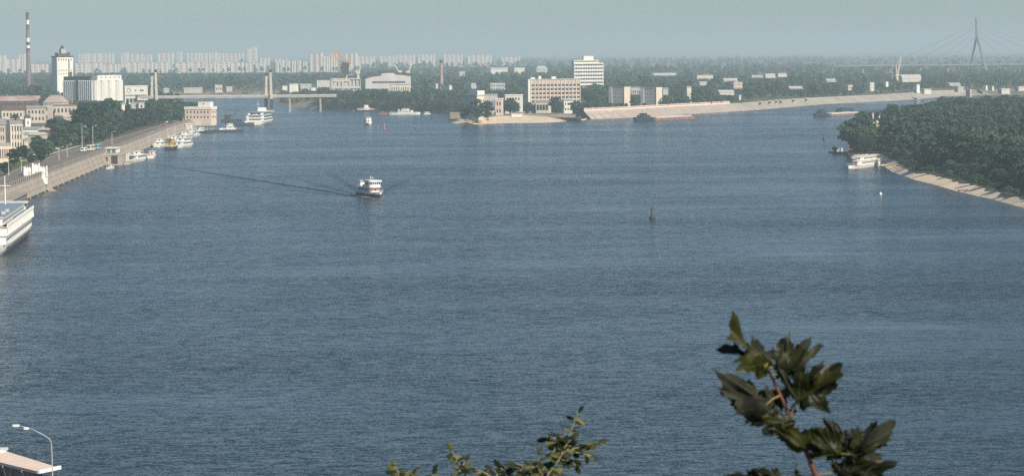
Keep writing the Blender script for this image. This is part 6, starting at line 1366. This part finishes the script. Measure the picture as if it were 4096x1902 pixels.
mleaf(3190, 1595, 3378, 1518, -.01, -.06, .50, 35, 3, 7, .5, .2)
mleaf(3180, 1585, 3108, 1478, .01, -.02, .55, -20, 2, 8, .4, .3)
mleaf(3062, 1620, 2898, 1462, -.01, -.05, .62, 34, 2, 9, .55, .35, (3120, 1580))
mleaf(3070, 1640, 2900, 1545, .01, -.02, .60, 30, 0, 10, .4, .3)
mleaf(3090, 1680, 3010, 1575, .02, -.02, .90, 12, 0, 11, .3, .3)
mleaf(3080, 1560, 3035, 1672, .03, .0, .75, 10, 2, 12, .35, .3)
mleaf(3130, 1560, 3132, 1652, .06, .0, .80, -12, 0, 13, .3, .3)
mleaf(3172, 1685, 3078, 1640, -.01, -.05, .40, 55, 3, 14, .6, .4, (3170, 1692))
mleaf(3166, 1688, 3070, 1740, -.01, -.04, .75, -18, 1, 15, .35, .35)
mleaf(3160, 1690, 3130, 1756, .0, -.02, .70, 10, 0, 16, .35, .4)
mleaf(3172, 1650, 3178, 1612, .02, 0, .8, 10, 0, 17, .3, .3)
mleaf(3240, 1795, 3104, 1752, -.02, -.05, .85, -40, 3, 18, .35, .3)
mleaf(3330, 1808, 3200, 1742, -.01, -.04, .95, -25, 0, 19, .3, .2, (3230, 1812))
mleaf(3345, 1812, 3280, 1716, -.02, -.05, .95, 12, 1, 20, .25, .3)
mleaf(3390, 1790, 3306, 1668, .01, -.02, .62, 15, 0, 21, .4, .3)
mleaf(3380, 1800, 3330, 1838, .01, .01, .9, 10, 0, 22, .3, .3)
mleaf(3400, 1815, 3562, 1690, -.01, -.05, .72, -15, 2, 23, .35, .25, (3232, 1815))
mleaf(3410, 1825, 3572, 1765, -.01, -.04, .75, 25, 1, 24, .35, .3)
mleaf(3400, 1815, 3480, 1735, .0, -.03, .85, -8, 0, 25, .3, .3)
mleaf(3362, 1892, 3590, 1838, .01, -.03, .70, -25, 0, 26, .35, .2, (3262, 1900))
mleaf(3370, 1890, 3500, 1870, .0, -.04, .85, 30, 0, 27, .3, .35)
mleaf(3360, 1890, 3330, 1838, .02, -.01, .8, 10, 1, 28, .3, .3)
mleaf(3130, 1925, 3028, 1868, .03, -.02, .6, 20, 0, 29, .4, .3)
mleaf(3040, 1935, 2910, 1896, .03, -.02, .8, 20, 0, 30, .4, .3)
mleaf(3196, 1925, 3190, 1880, .03, -.02, .6, 10, 1, 31, .4, .3)
MB().lathe([(.0012, 0), (.005, .006), (.004, .014), (.001, .02)], 7).build('bud', M_STEMY, br, loc=P[-1])
b = MB().path([V(3188, 1880, YM + .02) - bo, V(3178, 1830, YM + .02) - bo, V(3162, 1790, YM + .02) - bo], .0009, .0004, 4); b.build('tendril', M_STEMY, br)

# small-leaved shrub tips along the bottom edge
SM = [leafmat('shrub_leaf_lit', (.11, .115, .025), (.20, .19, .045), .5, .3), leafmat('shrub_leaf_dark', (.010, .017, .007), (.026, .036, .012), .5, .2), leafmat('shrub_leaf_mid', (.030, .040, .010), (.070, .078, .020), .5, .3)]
M_TWIG = mat('pale_twig', (.30, .24, .15), .8, .2, 20)
SR = random.Random(8)
def small_leaf_mesh(m, seed):
    r = random.Random(seed); v = []; f = []; n = 7; w_ = [0, .17, .24, .25, .21, .13, 0]
    for i in range(n):
        t = i / (n - 1); z = -.25 * t * t + .02 * math.sin(7 * t + seed)
        v += [(-w_[i], t, z - .10 * w_[i] * 3 * .5), (0, t, z + .02), (w_[i] * r.uniform(.9, 1.1), t, z - .10 * w_[i] * 3 * .5)]
    for i in range(n - 1):
        a = i * 3; f += [(a, a + 1, a + 4, a + 3), (a + 1, a + 2, a + 5, a + 4)]
    me = bpy.data.meshes.new('leaf'); me.from_pydata(v, [], f); me.materials.append(m)
    for p in me.polygons: p.use_smooth = True
    return me
SL = [[small_leaf_mesh(m, s) for s in range(3)] for m in SM]
def shrub(label, stems, Y0, root_px, size=.044, group=None):
    o0 = V(root_px[0], root_px[1], Y0); gz = 58.2 - (Y0 - 2) * .305; t = thing('leafy_branch', label, 'branch', (o0.x, o0.y, gz)); og = Vector((o0.x, o0.y, gz))
    base = V(root_px[0], root_px[1], Y0) - og
    MB().path([Vector((0.05, 0, -.2)), Vector((.02, 0, base.z * .5)), base], .012, .005, 6).build('stem', M_TWIG, t)
    for si, (pts, nl, lit) in enumerate(stems):
        dy = SR.uniform(-.15, .15); Q = [V(x, y, Y0 + dy) - og for x, y in pts]
        MB().path(([base] if pts[0][1] > 1895 else []) + Q, .0035, .0012, 5).build('twig', M_TWIG, t)
        # leaves in pairs along the twig, hanging a little
        tot = sum((Q[i + 1] - Q[i]).length for i in range(len(Q) - 1))
        for k in range(nl):
            s = tot * ((k + .6) / nl); i = 0
            while i < len(Q) - 2 and s > (Q[i + 1] - Q[i]).length: s -= (Q[i + 1] - Q[i]).length; i += 1
            d = (Q[i + 1] - Q[i]).normalized(); p = Q[i] + d * s
            side = 1 if k % 2 else -1; ya = (d * SR.uniform(.1, .7) + Vector((side * SR.uniform(.5, 1), SR.uniform(-.6, .5), SR.uniform(-.75, .25)))).normalized()
            if k == nl - 1: ya = (d + Vector((0, 0, -.1))).normalized(); p = Q[-1]
            za = Vector((SR.uniform(-.5, .7), -SR.uniform(.2, 1), SR.uniform(.1, 1))); xa = ya.cross(za).normalized(); za = xa.cross(ya); L = size * SR.uniform(.75, 1.15)
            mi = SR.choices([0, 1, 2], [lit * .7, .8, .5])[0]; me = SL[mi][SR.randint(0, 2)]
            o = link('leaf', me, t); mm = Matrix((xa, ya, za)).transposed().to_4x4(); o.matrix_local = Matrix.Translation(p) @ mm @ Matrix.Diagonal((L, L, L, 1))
    return t
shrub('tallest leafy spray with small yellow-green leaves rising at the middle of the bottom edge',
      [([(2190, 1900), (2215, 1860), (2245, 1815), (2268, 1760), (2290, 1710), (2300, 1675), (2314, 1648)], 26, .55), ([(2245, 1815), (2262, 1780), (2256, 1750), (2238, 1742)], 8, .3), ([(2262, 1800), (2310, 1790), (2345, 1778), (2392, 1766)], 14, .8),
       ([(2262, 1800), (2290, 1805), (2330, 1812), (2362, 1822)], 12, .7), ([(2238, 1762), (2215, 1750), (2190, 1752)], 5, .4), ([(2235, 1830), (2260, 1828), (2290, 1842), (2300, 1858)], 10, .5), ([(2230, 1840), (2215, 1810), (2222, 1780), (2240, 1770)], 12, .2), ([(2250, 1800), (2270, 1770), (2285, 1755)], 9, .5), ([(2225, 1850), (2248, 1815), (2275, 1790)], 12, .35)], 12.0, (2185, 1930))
shrub('low dark spray beside the tallest leafy spray on the bottom edge',
      [([(2150, 1905), (2152, 1870), (2155, 1840), (2157, 1822)], 7, .5), ([(2150, 1890), (2120, 1868), (2085, 1858), (2062, 1852)], 10, .35), ([(2140, 1905), (2175, 1870), (2198, 1846)], 8, .1), ([(2160, 1905), (2185, 1890), (2200, 1882)], 7, .6), ([(2110, 1905), (2090, 1885), (2078, 1876)], 7, .2), ([(2210, 1905), (2225, 1892)], 5, .4), ([(2130, 1905), (2135, 1880), (2120, 1860)], 8, .2)], 12.5, (2150, 1935))
shrub('dark clump of small leaves with one bright leaf on the bottom edge', [([(2030, 1905), (2018, 1885), (2003, 1868)], 8, .4), ([(2040, 1905), (2045, 1880), (2030, 1872)], 8, .15), ([(1990, 1905), (1985, 1888), (1975, 1880)], 7, .1), ([(1960, 1905), (1940, 1888), (1905, 1878)], 8, .4)], 12.2, (2010, 1940))
shrub('slender upright sprig with few leaves on the bottom edge', [([(1866, 1905), (1850, 1878), (1838, 1856), (1824, 1830), (1808, 1802)], 12, .5), ([(1846, 1870), (1855, 1850), (1860, 1842)], 4, .6), ([(1856, 1890), (1835, 1880), (1822, 1888)], 4, .4)], 11.6, (1870, 1940))
shrub('small low leafy tip at the far end of the row on the bottom edge', [([(1600, 1905), (1590, 1880), (1582, 1862)], 6, .5), ([(1620, 1905), (1628, 1892), (1650, 1882)], 8, .4), ([(1600, 1905), (1592, 1898), (1580, 1893)], 6, .6), ([(1730, 1905), (1732, 1896)], 3, .9)], 12.4, (1620, 1940))
# ------------------------------------------------------------------ haze
def build_haze():
    m = bpy.data.materials.new('haze_air'); m.use_nodes = True; n = m.node_tree.nodes; n.clear()
    v = n.new('ShaderNodeVolumePrincipled'); v.inputs['Color'].default_value = (*HAZE_COLOR, 1); v.inputs['Density'].default_value = HAZE_DENSITY; v.inputs['Anisotropy'].default_value = 0.0
    o = n.new('ShaderNodeOutputMaterial'); m.node_tree.links.new(v.outputs[0], o.inputs['Volume'])
    MB().box(-31000, 31000, -60, 61000, -2, 175).build('haze', m)['kind'] = 'stuff'
build_haze()
